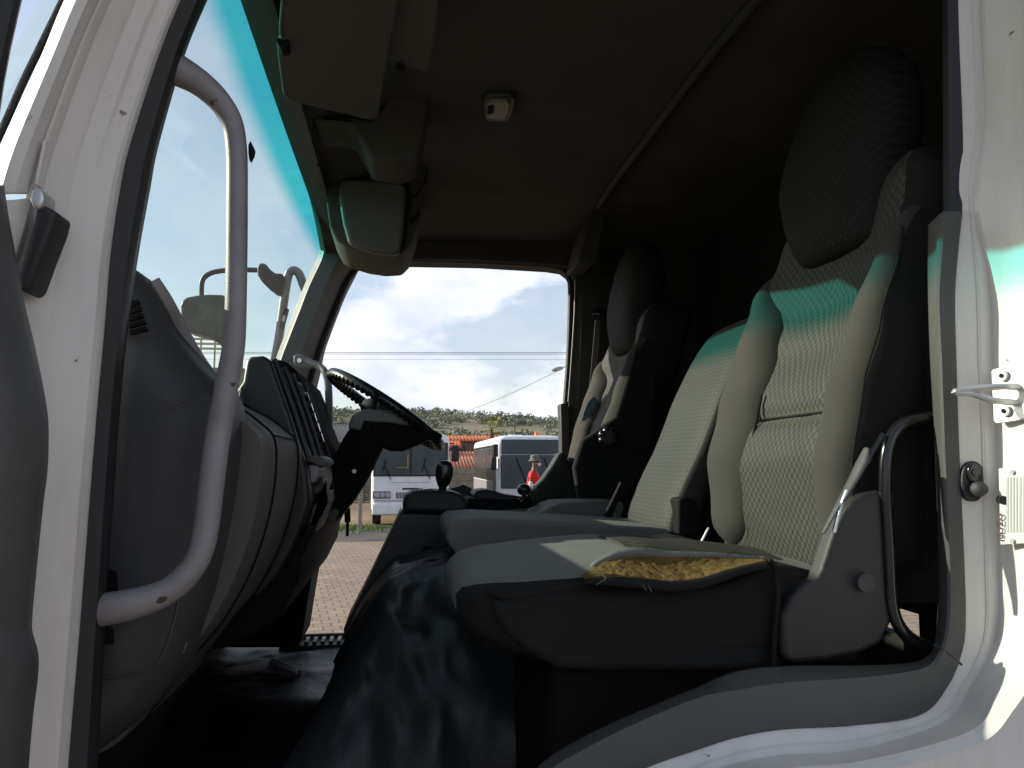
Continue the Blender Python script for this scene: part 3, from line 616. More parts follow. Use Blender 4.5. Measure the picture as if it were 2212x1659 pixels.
slab('ashtray_lid', [(664, 1003), (686, 1006), (692, 1012), (686, 1030), (680, 1045), (664, 1044), (666, 1025)], 1.66, 1.80, M['rail'], dash, bevel=0.006)
slab('socket', [(662, 1046), (684, 1046), (694, 1030), (699, 1046), (693, 1064), (680, 1071), (668, 1066)], 1.70, 1.80, M['dash'], dash, bevel=0.008)
slab('lower_bracket', [(655, 1088), (680, 1090), (700, 1098), (706, 1085), (704, 1060), (700, 1100), (690, 1130), (676, 1160), (650, 1200), (625, 1228), (640, 1170)], 1.72, 1.90, M['dash'], dash, bevel=0.006)
tube('lower_trim_strip', [W(a, b, 1.71) for a, b in ((668, 1092), (654, 1130), (636, 1172), (618, 1210), (606, 1228))], 0.008, M['matt'], dash, n=20, seg=8)
# driver's instrument hood beyond the cluster
hood = [W(a, b, 2.2) for a, b in ((560, 792), (600, 776), (622, 784), (640, 800), (652, 830), (668, 880), (690, 940), (716, 985), (720, 1010), (700, 1040), (640, 1080), (560, 1080))]
M['hood'] = mat('hood_plastic', (0.010, 0.011, 0.013), 0.95, 0.05)
xz_slab('instrument_hood', hood, 2.18, 2.86, M['hood'], dash, bevel=0.012, n=0)
xz_slab('kick_panel', [W(a, b, 1.65) for a, b in ((470, 1290), (560, 1290), (600, 1240), (632, 1190), (662, 1130), (676, 1150), (648, 1210), (640, 1260), (600, 1340), (500, 1400), (400, 1420), (380, 1300))], 1.66, 2.7, M['matt'], dash, bevel=0.01)

# ================================================================== STEERING WHEEL AND COLUMN
wc = W(834, 886, 2.52)
sw = empty('steering_wheel', wc, 'dark steering wheel with finger bumps in front of the driver window', 'steering wheel')
def build_wheel():
    th = R(33.0); ax = Vector((math.cos(th), 0, -math.sin(th))); ay = Matrix.Rotation(R(4.0), 3, ax) @ Vector((0, 1, 0)); nn = ax.cross(ay); nn = nn if nn.z > 0 else -nn; ay = ay if ay.z < 0 else Matrix.Rotation(R(-8.0), 3, ax) @ ay; nn = Vector(ax.cross(ay)); nn = nn if nn.z > 0 else -nn; Rw = 0.194
    rings = []; N = 528
    for i in range(N):
        a = 2 * math.pi * i / N; ra = ax * math.cos(a) + ay * math.sin(a); c = wc + ra * Rw; ring = []
        for k in range(18):
            b = 2 * math.pi * k / 18; rr_ = 0.0158
            rr_ += 0.0024 * math.sin(a * 66) * max(0.0, math.cos(b + R(115))) ** 0.5
            ring.append(c + ra * (math.cos(b) * rr_) + nn * (math.sin(b) * rr_))
        rings.append(ring)
    bm = bmesh.new(); vs = bm_loft(bm, rings + [rings[0]], True, False); bmesh.ops.remove_doubles(bm, verts=bm.verts, dist=1e-5)
    link('rim', bm, M['wheelrim'], sw, angle=70)
    for a in (R(100), R(-100)):
        ra = ax * math.cos(a) + ay * math.sin(a)
        tube('spoke', [wc + ra * 0.05 - nn * 0.045, wc + ra * 0.13 - nn * 0.03, wc + ra * 0.215], [0.016, 0.012, 0.009], M['wheelrim'], sw, seg=10, n=14)
    # hub pad: rounded lens with a lighter upper shell
    def shell(name, zs, m, dx=0.0):
        rg = []
        for (h_, rx, ry) in zs: rg.append(sring(wc + ax * dx + nn * h_, ax, ay, rx, ry, 40, 2.6))
        bm = bmesh.new(); bm_loft(bm, rg); link(name, bm, m, sw, angle=50)
    shell('hub_pad', [(-0.040, 0.060, 0.060), (-0.032, 0.068, 0.068), (-0.010, 0.066, 0.066), (0.002, 0.055, 0.058), (0.008, 0.035, 0.04)], M['hubpad'], -0.005)
M['wheelrim'] = mat('rim_vinyl', (0.014, 0.017, 0.017), 0.28, var=0.2, vscale=25, coat=0.1)
M['hubpad2'] = mat('shroud_cap_plastic', (0.15, 0.155, 0.14), 0.4, var=0.1, vscale=12)
M['hubpad'] = mat('hub_vinyl', (0.035, 0.038, 0.035), 0.4, var=0.1, vscale=12, bump=0.2, bscale=300)
build_wheel()
colm = empty('steering_column', W(700, 1140, 2.45), 'black steering column shroud with stalk under the steering wheel', 'steering column')
slab('upper_shroud', [(753, 915), (760, 898), (778, 886), (800, 884), (850, 892), (880, 905), (930, 925), (960, 940), (948, 952), (925, 950), (900, 962), (870, 974), (845, 974), (828, 968), (790, 950), (752, 930)], 2.37, 2.60, M['matt'], colm, bevel=0.012)
slab('shroud_cap', [(753, 926), (757, 906), (770, 891), (790, 883), (820, 884), (850, 889), (878, 898), (902, 914), (905, 922), (880, 920), (840, 914), (800, 912), (782, 932), (770, 930)], 2.355, 2.60, M['hubpad2'], colm, bevel=0.008)
slab('column_shroud', [(722, 985), (742, 945), (755, 925), (790, 938), (818, 955), (826, 966), (812, 990), (800, 1020), (780, 1055), (755, 1092), (735, 1118), (700, 1148), (688, 1140), (700, 1060)], 2.36, 2.52, M['black2'] if 'black2' in M else M['matt'], colm, bevel=0.010)
tube('stalk', [W(a, b, 2.26) for a, b in ((796, 910), (793, 925), (787, 945), (780, 975), (770, 1000))], [0.014, 0.0145, 0.012, 0.009], M['matt'], colm, n=24)
cyl('screw', W(765, 1018, 2.357), (0, 1, 0), 0.006, 0.006, M['chrome'], colm, seg=14)
tube('lower_edge_trim', [W(a, b, 2.36) for a, b in ((826, 970), (815, 990), (800, 1022), (780, 1056), (757, 1090))], 0.003, M['brackplastic'], colm, n=20, seg=8)

# ================================================================== FAR GRAB HANDLE
fh = empty('grab_handle', W(712, 1080, 2.86), 'thin grey grab handle bolted to the far pillar behind the steering wheel', 'grab handle')
tube('tube', [W(a, b, y) for a, b, y in ((655, 780, 2.86), (672, 784, 2.84), (692, 793, 2.82), (704, 808, 2.80), (709, 830, 2.80), (711, 880, 2.80), (712, 960, 2.80), (713, 1040, 2.80))], 0.0125, M['rail'], fh, n=60)
slab('bracket', [(634, 768), (646, 764), (668, 772), (684, 782), (684, 792), (668, 796), (642, 792), (634, 784)], 2.845, 2.865, M['rail'], fh, bevel=0.005)
cyl('bolt', W(647, 779, 2.842), (0, 1, 0), 0.008, 0.01, M['chrome'], fh, seg=8)
tube('strap', [W(a, b, 2.80) for a, b in ((752, 1092), (750, 1110), (751, 1130), (750, 1156))], 0.004, M['matt'], colm, n=10, seg=8)
bm = bmesh.new(); bm_tube(bm, [W(750, 1098, 2.79), W(751, 1128, 2.79)], 0.010, 10); bm_tube(bm, [W(751, 1128, 2.79), W(750, 1158, 2.79)], 0.005, 8); link('pedal_rod', bm, M['matt'], colm)

# ================================================================== SEATS
XF = [(-0.20, 0.592), (-0.10, 0.577), (0.0, 0.577), (0.10, 0.598), (0.20, 0.632), (0.30, 0.668), (0.40, 0.698), (0.50, 0.722), (0.60, 0.738)]
def xf(z): return tabl(XF, z)
def bolster_rings(ya, yb, z0, z1, th, tops, off=(0, 0, 0), push=0.0, e=2.5, n=40):
    rings = []
    for i in range(n):
        t = i / (n - 1); z = lerp(z0, z1, t)
        ends = max(0.10, math.sqrt(max(0.0, 1 - max(0, (t - 0.86) / 0.14) ** 2))) * max(0.25, math.sqrt(max(0.0, 1 - max(0, (0.10 - t) / 0.10) ** 2)))
        a, b = tabl(ya, z), tabl(yb, z); yc = (a + b) / 2; hw = abs(b - a) / 2 * ends; hx_ = th / 2 * (0.55 + 0.45 * ends)
        c = Vector((xf(z) + th / 2 + push + off[0] + (1 - ends) * 0.02, yc + off[1], Z(z + off[2])))
        rings.append([p + Vector((-0.0035, 0.0025, 0)) * (noise.noise(Vector((p.y * 12, p.z * 10, 1 + off[1]))) + 0.6 * noise.noise(Vector((p.y * 30, p.z * 16, 4)))) for p in sring(c, (0, 1, 0), (1, 0, 0), hw, hx_, 36, e)])
    return rings
def backrest(root, off=(0, 0, 0), dark_side=True):
    ox, oy, oz = off
    # centre panel body
    rings = []
    for i in range(56):
        t = i / 55; z = lerp(-0.19, 0.50, t); e = math.sqrt(max(0.0, 1 - max(0, (t - 0.88) / 0.12) ** 2)); e = max(e, 0.25)
        ya = tabl([(-0.2, 1.06), (0.25, 1.055), (0.42, 1.055), (0.47, 1.08), (0.50, 1.12)], z); yb = tabl([(-0.2, 1.555), (0.2, 1.555), (0.32, 1.54), (0.40, 1.515), (0.45, 1.46), (0.50, 1.38)], z)
        crease = 0.010 * math.exp(-((z - 0.075) / 0.010) ** 2) + 0.006 * math.exp(-((z - 0.075) / 0.05) ** 2)
        fx = xf(z) + 0.014 - 0.006 * math.sin(min(1, max(0, (z + 0.1) / 0.3)) * math.pi) + crease; th = 0.17
        rec = 0.016 + 0.040 * min(1.0, max(0.0, (z - 0.05) / 0.22)) * (1 - 0.85 * min(1.0, max(0.0, (z - 0.27) / 0.12))); yc = (ya + yb) / 2 + oy; hw = (yb - ya) / 2
        ring = sring(Vector((fx + th / 2 + ox + (1 - e) * 0.03, yc, Z(z + oz))), (0, 1, 0), (1, 0, 0), hw * (0.5 + 0.5 * e), th / 2 * (0.4 + 0.6 * e), 96, 5)
        out_ = []
        for p in ring:
            if p.x < fx + ox + th / 2:
                u = (p.y - yc) / hw; p = p + Vector((rec * max(0.0, 1 - (abs(u) / 0.85) ** 2.2), 0, 0))
            out_.append(p + Vector((0.0045 * noise.noise(Vector((p.y * 14 + oy, p.z * 9, 2))) + 0.0030 * noise.noise(Vector(((p.y + p.z * .5) * 34, (p.z - p.y * .5) * 12, 7))), 0, 0)))
        rings.append(out_)
    bm = bmesh.new(); bm_loft(bm, rings); bm.faces.ensure_lookup_table()
    for i_ in range(55 * 96):
        if 14 <= i_ % 96 <= 59: bm.faces[i_].material_index = 1
    link('backrest', bm, [M['check'], M['side']], root, angle=75)
    far = bolster_rings([(-0.2, 1.42), (-0.1, 1.40), (0.0, 1.39), (0.15, 1.395), (0.24, 1.425), (0.32, 1.475), (0.40, 1.50)], [(-0.2, 1.54), (-0.1, 1.57), (0.0, 1.582), (0.1, 1.580), (0.2, 1.566), (0.32, 1.55), (0.40, 1.53)], -0.165, 0.37, 0.14, None, off, push=0.003)
    bm = bmesh.new(); bm_loft(bm, far); link('bolster', bm, M['bolster'], root, angle=75)
    near = bolster_rings([(-0.2, 1.045), (0.0, 1.035), (0.3, 1.045), (0.46, 1.06)], [(-0.2, 1.13), (0.0, 1.150), (0.1, 1.150), (0.25, 1.125), (0.375, 1.085)], -0.165, 0.375, 0.15, None, off, push=0.002)
    bm = bmesh.new(); bm_loft(bm, near); bm.faces.ensure_lookup_table()
    for i_ in range(39 * 36):
        if 8 <= i_ % 36 <= 21: bm.faces[i_].material_index = 1
    link('bolster', bm, [M['bolster'], M['side']], root, angle=75)
    tube('piping', [Vector((xf(z) + 0.020 + ox, tabl([(-0.2, 1.043), (0.0, 1.034), (0.3, 1.045), (0.4, 1.06)], z) + 0.004 + oy, Z(z + oz))) for z in [-0.15 + 0.03 * k for k in range(17)]], 0.0022, M['side'], root, seg=6)
    for ya_ in ([(-0.2, 1.43), (-0.1, 1.405), (0.0, 1.395), (0.20, 1.39), (0.31, 1.44)], [(-0.2, 1.125), (0.0, 1.148), (0.1, 1.148), (0.25, 1.13), (0.36, 1.10)]):
        tube('seam', [Vector((xf(z) + 0.030 + ox, tabl(ya_, z) + oy, Z(z + oz))) for z in [-0.15 + 0.03 * k for k in range(10)]], 0.0028, M['side'], root, seg=6)
    tube('seam', [Vector((xf(0.075) + 0.0300 + d_ + ox, y_ + oy, Z(0.075 + oz))) for y_, d_ in ((1.13, 0.001), (1.2, 0.007), (1.30, 0.0105), (1.36, 0.009), (1.42, 0.005))], 0.0022, M['side'], root, seg=6)
    # headrest
    rg = []
    for i in range(44):
        t = i / 43; z = lerp(0.345, 0.705, t)
        e = math.sqrt(max(0.0, 1 - max(0, (t - 0.42) / 0.58) ** 2.2)); e2 = math.sqrt(max(0.0, 1 - max(0, (0.30 - t) / 0.30) ** 2))
        yl = 1.43 + 0.085 * min(1, t / 0.45); yr = 1.155; yc = lerp((yl + yr) / 2, 1.29, max(0, t - 0.4) / 0.6)
        c = Vector((xf(0.40) + 0.062 + 0.08 * (z - 0.385) + ox, yc + oy, Z(z + oz))); rg.append([p + Vector((0.003 * noise.noise(p * 16), 0, 0)) for p in sring(c, (0, 1, 0), (1, 0, 0), max(0.012, (yl - yr) / 2 * e * (0.84 + 0.16 * e2)), max(0.012, 0.072 * (0.4 + 0.6 * e) * (0.45 + 0.55 * e2)), 36, 2.6)])
    bm = bmesh.new(); bm_loft(bm, rg); link('headrest', bm, M['shadecheck'], root, angle=75)
    for y in (1.24, 1.36):
        tube('headrest_post', [Vector((xf(0.4) + 0.125 + ox, y + oy, Z(0.46 + oz))), Vector((xf(0.4) + 0.125 + ox, y + oy, Z(0.30 + oz)))], 0.006, M['chrome'], root, seg=8)

# passenger seat
ps = empty('passenger_seat', (0.40, 1.30, Z(-0.60)), 'nearest grey cloth seat, its cushion torn open on yellow foam', 'truck seat', 'seats across the cab')
backrest(ps)
def cushion(name, xs, root, m, ya, yb, off=(0, 0, 0), e=4.2, wob=0.003):
    """xs: stations (x, z_top, z_bottom)"""
    rings = []; K = 70
    for i in range(K):
        t = i / (K - 1); x = lerp(xs[0][0], xs[-1][0], t)
        zt = tabl([(a, b) for a, b, c in xs], x); zb = tabl([(a, c) for a, b, c in xs], x)
        a = tabl(ya, x); b = tabl(yb, x)
        ring = sring(Vector((x + off[0], (a + b) / 2 + off[1], Z((zt + zb) / 2 + off[2]))), (0, 1, 0), (0, 0, 1), (b - a) / 2, (zt - zb) / 2, 64, e)
        rings.append([p + Vector((0, 0, wob * noise.noise(Vector((p.x * 11, p.y * 8, 5))) + 0.008 * (1 - ((p.y - (a + b) / 2 - off[1]) / ((b - a) / 2)) ** 2))) for p in ring])
    bm = bmesh.new(); bm_loft(bm, rings); bmesh.ops.recalc_face_normals(bm, faces=bm.faces)
    bm.faces.ensure_lookup_table()
    for i_ in range(69 * 64):
        if 25 <= i_ % 64 <= 46: bm.faces[i_].material_index = 1
    return link(name, bm, [m, M['side']], root, angle=75)
PX = [(0.075, -0.180, -0.205), (0.082, -0.166, -0.225), (0.10, -0.155, -0.240), (0.14, -0.147, -0.255), (0.20, -0.140, -0.272), (0.32, -0.132, -0.278), (0.45, -0.142, -0.28), (0.60, -0.156, -0.28)]
cushion('cushion', PX, ps, M['cushion'], [(0.075, 1.14), (0.10, 1.085), (0.14, 1.055), (0.22, 1.04), (0.6, 1.04)], [(0.075, 1.46), (0.10, 1.52), (0.14, 1.55), (0.22, 1.56), (0.6, 1.56)])
cushion('cushion_centre', [(0.33, -0.128, -0.17), (0.36, -0.126, -0.17), (0.45, -0.134, -0.18), (0.57, -0.147, -0.2)], ps, M['check'], [(0.2, 1.16), (0.6, 1.16)], [(0.2, 1.44), (0.6, 1.44)], e=3)
tube('piping', [W(a, b, y) for a, b, y in ((1018, 1232, 1.22), (1040, 1262, 1.12), (1062, 1283, 1.07), (1092, 1290, 1.045), (1150, 1281, 1.036), (1210, 1270, 1.036), (1262, 1258, 1.036))], 0.0022, M['side'], ps, n=50, seg=6)
def foam_tear():
    top = [(1262, 1249), (1280, 1233), (1300, 1221), (1330, 1208), (1360, 1203), (1400, 1202), (1489, 1206), (1560, 1209), (1620, 1212), (1656, 1214)]
    bot = [(1262, 1252), (1290, 1251), (1330, 1252), (1380, 1256), (1437, 1263), (1475, 1262), (1511, 1257), (1568, 1239), (1615, 1226), (1656, 1217)]
    N_ = 90; T = crom([W(a, b, 1.10) for a, b in top], N_); B = crom([W(a, b, 1.022) for a, b in bot], N_); rows = []
    for i in range(N_):
        row = []
        for k in range(16):
            t = k / 15; p = B[i].lerp(T[i], t); edge = min(i, N_ - 1 - i) / 20
            p = p + Vector((0, 0.012 * math.sin(math.pi * t), 0.002 + -0.0015 * math.sin(math.pi * t) * min(1, edge))) + Vector((0, -0.001, 0.0022)) * (noise.noise(p * 120) + 0.9 * noise.noise(p * 330)) * min(1, edge)
            row.append(p)
        rows.append(row)
    bm = bmesh.new(); bm_loft(bm, rows, closed=False, cap=False); link('torn_foam', bm, M['foam'], ps, solid=0.004, angle=80)
    tube('torn_edge', [p + Vector((0, 0.002, 0.003 + 0.0025 * noise.noise(p * 30) + 0.0008 * noise.noise(p * 140))) for p in T], [0.003, 0.006, 0.0065, 0.0075, 0.006, 0.005, 0.004], M['cushion'], ps, seg=10)
    tube('torn_edge', [p + Vector((0, -0.002, -0.002 + 0.0012 * noise.noise(p * 25))) for p in B], [0.003, 0.0065, 0.007, 0.0065, 0.004], M['side'], ps, seg=10)
foam_tear()
for i in range(3):
    bm = bmesh.new(); a = random.uniform(1275, 1635); p = W(a, 1262 - abs(a - 1450) * 0.12 - random.uniform(0, 46), 1.02); L_ = random.uniform(0.006, 0.020)
    bm_tube(bm, [p, p + Vector((random.uniform(-.006, .006), -0.006, -L_ * .4)), p + Vector((random.uniform(-.012, .012), -0.007, -L_))], 0.0005, 5); link('loose_thread', bm, M['cushion'], ps)
tube('cover_seam', [W(a, b, 1.030) for a, b in ((1660, 1212), (1672, 1222), (1678, 1262), (1680, 1300), (1676, 1340), (1672, 1400), (1670, 1450))], 0.004, M['side'], ps, n=30, seg=8)
# lower side skirt and base
slab('skirt', [(1065, 1300), (1100, 1296), (1250, 1275), (1420, 1275), (1560, 1262), (1660, 1225), (1700, 1222), (1770, 1236), (1740, 1262), (1700, 1330), (1700, 1445), (1560, 1452), (1300, 1452), (1210, 1448), (1140, 1410), (1092, 1370), (1070, 1330)], 1.042, 1.54, M['side'], ps, bevel=0.012, smoothn=0)
box('seat_base', (0.38, 1.32, Z(-0.42)), (0.36, 0.40, 0.30), M['matt'], ps, bevel=0.02)
for y_ in (1.10, 1.50): tube('seat_rail', [Vector((0.16, y_, Z(-0.565))), Vector((0.70, y_, Z(-0.565)))], 0.014, M['brackplastic'], ps, seg=8)
slab('hinge_cover', [(1742, 1258), (1765, 1250), (1775, 1232), (1790, 1185), (1805, 1140), (1822, 1108), (1845, 1080), (1870, 1068), (1905, 1060), (1935, 1062), (1935, 1330), (1905, 1390), (1860, 1412), (1780, 1428), (1710, 1434), (1692, 1420), (1690, 1380), (1692, 1330), (1712, 1290)], 1.018, 1.05, M['brackplastic'], ps, bevel=0.008)
cyl('hinge_bolt', W(1868, 1258, 1.013), (0, 1, 0), 0.012, 0.01, M['dash'], ps, seg=16)
tube('recline_lever', [W(a, b, 1.01) for a, b in ((1778, 1152), (1800, 1110), (1830, 1060), (1862, 1000), (1872, 968))], [0.004, 0.006, 0.010, 0.013, 0.006], M['dash'], ps, n=20, flat=0.4)
tube('recline_rod', [W(a, b, 1.005) for a, b in ((1802, 1150), (1815, 1100), (1830, 1060))], 0.003, M['chrome'], ps, n=8, seg=8)

# folding middle seat
mseat = empty('middle_seat', (0.40, 1.85, Z(-0.60)), 'narrow ribbed folding seat between the driver and passenger seats', 'truck seat', 'seats across the cab')
def mid_back():
    lf = [(1590, 694), (1550, 712), (1523, 728), (1504, 752), (1482, 786), (1462, 825), (1440, 872), (1420, 925), (1400, 975), (1380, 1015), (1362, 1055), (1348, 1090), (1342, 1122), (1346, 1132)]
    pts = [W(a, b, 1.98) for a, b in lf]; pts = crom(pts, 44); rings = []
    for i, p in enumerate(pts):
        t = i / 43; e = min(1, math.sqrt(min(1, t / 0.12))) * min(1, math.sqrt(min(1, (1 - t) / 0.05 + 0.2)))
        hw = 0.165 * (0.6 + 0.4 * e)
        rings.append(sring(Vector((p.x + 0.045, 1.815, p.z)), (0, 1, 0), (1, 0, 0), hw, 0.045 * (0.5 + 0.5 * e), 40, 4.2))
    bm = bmesh.new(); bm_loft(bm, rings); link('backrest', bm, M['rib'], mseat, angle=75)
mid_back()
slab('cushion', [(966, 1140), (970, 1130), (985, 1123), (1040, 1119), (1150, 1124), (1250, 1130), (1400, 1138), (1470, 1145), (1480, 1158), (1470, 1200), (1300, 1215), (1100, 1215), (1040, 1210), (985, 1196), (970, 1178), (964, 1160)], 1.66, 1.98, M['cushion'], mseat, bevel=0.016, bseg=5)
slab('hinge_block', [(1466, 1078), (1480, 1074), (1504, 1080), (1512, 1100), (1510, 1158), (1466, 1156)], 1.62, 1.68, M['matt'], mseat, bevel=0.006)
slab('hinge_arm', [(1306, 1112), (1316, 1095), (1332, 1062), (1342, 1040), (1346, 1046), (1338, 1080), (1328, 1105), (1318, 1128)], 1.95, 1.97, M['matt'], mseat, bevel=0.003)
box('seat_base', (0.38, 1.83, Z(-0.40)), (0.42, 0.26, 0.36), M['matt'], mseat, bevel=0.02)
tube('latch_rod', [W(a, b, 1.60) for a, b in ((1508, 1186), (1520, 1162), (1531, 1140))], 0.003, M['chrome'], mseat, seg=8)

# driver seat
ds = empty('driver_seat', (0.35, 2.55, Z(-0.60)), 'farthest grey cloth seat beside the driver doorway', 'truck seat', 'seats across the cab')
backrest(ds, (-0.020, 1.27, 0.0))
cushion('cushion', [(x, a, b) for x, a, b in PX], ds, M['cushion'], [(0.075, 1.14), (0.14, 1.055), (0.6, 1.04)], [(0.075, 1.46), (0.14, 1.55), (0.6, 1.56)], off=(0.06, 1.28, 0.0))
slab('cushion_bolster', [(1140, 1085), (1148, 1062), (1175, 1036), (1196, 1005), (1210, 980), (1218, 975), (1232, 1000), (1242, 1030), (1248, 1060), (1246, 1085)], 2.70, 2.80, M['rib'], ds, bevel=0.02, bseg=5)
box('seat_base', (0.38, 2.56, Z(-0.42)), (0.38, 0.42, 0.34), M['matt'], ds, bevel=0.02)
bm = bmesh.new(); kc = W(1313, 945, 2.26)
for k in range(7):
    a = 2 * math.pi * k / 7; bm_ell(bm, kc + Vector((math.cos(a) * 0.018, 0, math.sin(a) * 0.018)), (0.012, 0.016, 0.012), 12)
bm_cyl(bm, kc, (0, 1, 0), 0.02, 0.03, 20); link('lumbar_knob', bm, M['black'], ds)
slab('seat_back_shell', [(1258, 950), (1290, 930), (1330, 900), (1360, 800), (1420, 800), (1410, 1000), (1340, 1100), (1254, 1100), (1240, 1010)], 2.30, 2.34, M['side'], ds, bevel=0.01)

# black hoop behind the passenger seat
hoop = empty('tube_hoop', W(1990, 1400, 1.12), 'bent black steel hoop standing behind the nearest seat', 'metal hoop')
tube('hoop', [W(a, b, 1.018) for a, b in ((2075, 897), (2030, 900), (1985, 905), (1952, 916), (1930, 938), (1918, 970), (1913, 1010), (1913, 1080), (1918, 1160), (1922, 1240), (1926, 1300), (1936, 1340), (1958, 1372), (1990, 1392), (2040, 1405))], 0.0085, M['black'], hoop, n=90, seg=14)
tube('release_lever', [W(a, b, 1.015) for a, b in ((1874, 1002), (1884, 978), (1898, 955), (1908, 938))], 0.0042, M['black'], hoop, n=12, seg=8)

# ================================================================== BETWEEN THE SEATS
gc = empty('gear_console', (0.02, 2.0, Z(-0.6)), 'dark sloping gear lever console beside the folding seat', 'gear console')
slab('console_body', [(866, 1106), (870, 1110), (1012, 1114), (1016, 1150), (1000, 1240), (985, 1380), (745, 1385), (742, 1360), (790, 1265), (838, 1165)], 2.10, 2.34, M['hump'], gc, bevel=0.012)
slab('console_top', [(868, 1108), (872, 1082), (878, 1070), (894, 1062), (920, 1059), (980, 1062), (1000, 1070), (1010, 1084), (1014, 1112)], 2.12, 2.32, M['matt2'] if 'matt2' in M else M['rubber'], gc, bevel=0.014)
slab('button', [(912, 1059), (918, 1056), (934, 1056), (940, 1060), (930, 1064), (914, 1064)], 2.18, 2.24, M['black'], gc, bevel=0.002)
slab('coin_tray', [(1008, 1112), (1016, 1110), (1038, 1110), (1046, 1115), (1040, 1122), (1010, 1120)], 2.20, 2.30, M['trim2'], gc, bevel=0.003)
slab('outlet', [(908, 1200), (914, 1182), (928, 1178), (938, 1186), (942, 1225), (904, 1225)], 2.09, 2.11, M['matt'], gc, bevel=0.004)
gl_ = empty('gear_lever', W(958, 1062, 2.2), 'black knob gear lever on top of the gear console', 'gear lever')
def knob(name, prof, y, m, root):
    # prof: (px centre, py, half width px)
    rings = []
    for a, b, hw in prof:
        c = W(a, b, y); r_ = (W(a + hw, b, y) - c).length; rings.append(sring(c, (1, 0, 0), (0, 1, 0), r_, r_ * 0.9, 24, 2.3))
    rr_ = []
    k = len(rings)
    cols_ = [crom([rings[i][j] for i in range(k)], 40) for j in range(24)]
    bm = bmesh.new(); bm_loft(bm, [[c[i] for c in cols_] for i in range(40)]); link(name, bm, m, root, angle=70)
knob('knob', [(960, 994, 4), (960, 997, 12), (960, 1003, 17), (960, 1015, 19), (959, 1030, 18.5), (958, 1042, 15), (957, 1050, 11)], 2.2, M['black'], gl_)
knob('shaft', [(957, 1048, 11), (956, 1056, 8), (956, 1066, 10), (956, 1072, 10)], 2.2, M['matt'], gl_)
hb = empty('parking_brake_lever', W(1150, 1112, 2.2), 'short black hand brake lever with shiny collar by the driver seat', 'brake lever')
tube('lever', [W(a, b, 2.3) for a, b in ((1170, 1112), (1158, 1090), (1146, 1070), (1138, 1055))], [0.010, 0.011, 0.010], M['black'], hb, n=16)
bm = bmesh.new(); bm_ell(bm, W(1132, 1058, 2.3), (0.020, 0.018, 0.017), 18); bm_ell(bm, W(1138, 1072, 2.3), (0.014, 0.014, 0.017), 14); link('knob', bm, M['black'], hb)
bm = bmesh.new(); bm_tube(bm, [W(1122, 1082, 2.28), W(1134, 1074, 2.28)], [0.008, 0.002], 8); bm_tube(bm, [W(1146, 1062, 2.28), W(1158, 1052, 2.28)], [0.002, 0.008], 8); link('collar', bm, M['chrome'], hb)
box2 = empty('centre_box', (0.33, 2.28, Z(-0.35)), 'black storage box between gear console and driver seat', 'storage box')
slab('box_body', [(1010, 1076), (1160, 1078), (1200, 1092), (1240, 1120), (1240, 1180), (1010, 1180)], 2.40, 2.62, M['matt'], box2, bevel=0.008)
slab('rolled_cover', [(1022, 1070), (1030, 1060), (1050, 1057), (1068, 1060), (1090, 1068), (1120, 1072), (1130, 1080), (1040, 1082)], 2.44, 2.60, M['rubber'], box2, bevel=0.006)
slab('side_pocket', [(1150, 1122), (1165, 1110), (1190, 1094), (1215, 1086), (1260, 1084), (1345, 1084), (1350, 1096), (1340, 1130), (1150, 1132)], 2.10, 2.30, M['cushion'], box2, bevel=0.010)
slab('dark_cloth', [(992, 1050), (1000, 1046), (1020, 1056), (1050, 1066), (1068, 1072), (1068, 1080), (1010, 1080), (985, 1075), (940, 1072), (955, 1060)], 2.64, 2.70, M['rubber'], box2, bevel=0.005)
# engine cover
hump = empty('engine_cover', (0.12, 1.95, Z(-0.6)), 'creased black vinyl engine cover between dashboard and folding seat', 'engine cover')
def build_hump():
    sil = [(742, 1390), (775, 1330), (810, 1275), (850, 1232), (900, 1212), (960, 1200), (1020, 1196), (1080, 1200), (1130, 1240), (1150, 1400), (1160, 1520)]
    ring0 = crom([W(a, b, 1.85) for a, b in sil], 110); rings = []
    for i in range(90):
        t = i / 89; y = lerp(1.45, 2.20, t); k = math.sqrt(max(0, 1 - max(0, (0.45 - t) / 0.45) ** 2.2)); row = []
        for p in ring0:
            zz = Z(-0.66) + (p.z - Z(-0.66)) * (0.08 + 0.92 * k); q = Vector((p.x + (1 - k) * 0.02, y, zz))
            q.x -= 0.16 * (1 - k) * max(0.0, 1 - (p.x - ring0[0].x) / 0.20); nn = noise.noise(Vector((q.x * 9, q.y * 9, q.z * 6))) * 0.020 + noise.noise(Vector((q.x * 25, q.y * 25, q.z * 10))) * 0.007 - 0.008 * abs(noise.noise(Vector((q.x * 14 + q.z * 10, q.y * 6, 8))))
            row.append(q + Vector((nn, -nn, nn)))
        rings.append(row)
    bm = bmesh.new(); bm_loft(bm, rings, closed=False, cap=False); link('vinyl_cover', bm, M['hump'], hump, angle=80)
build_hump()

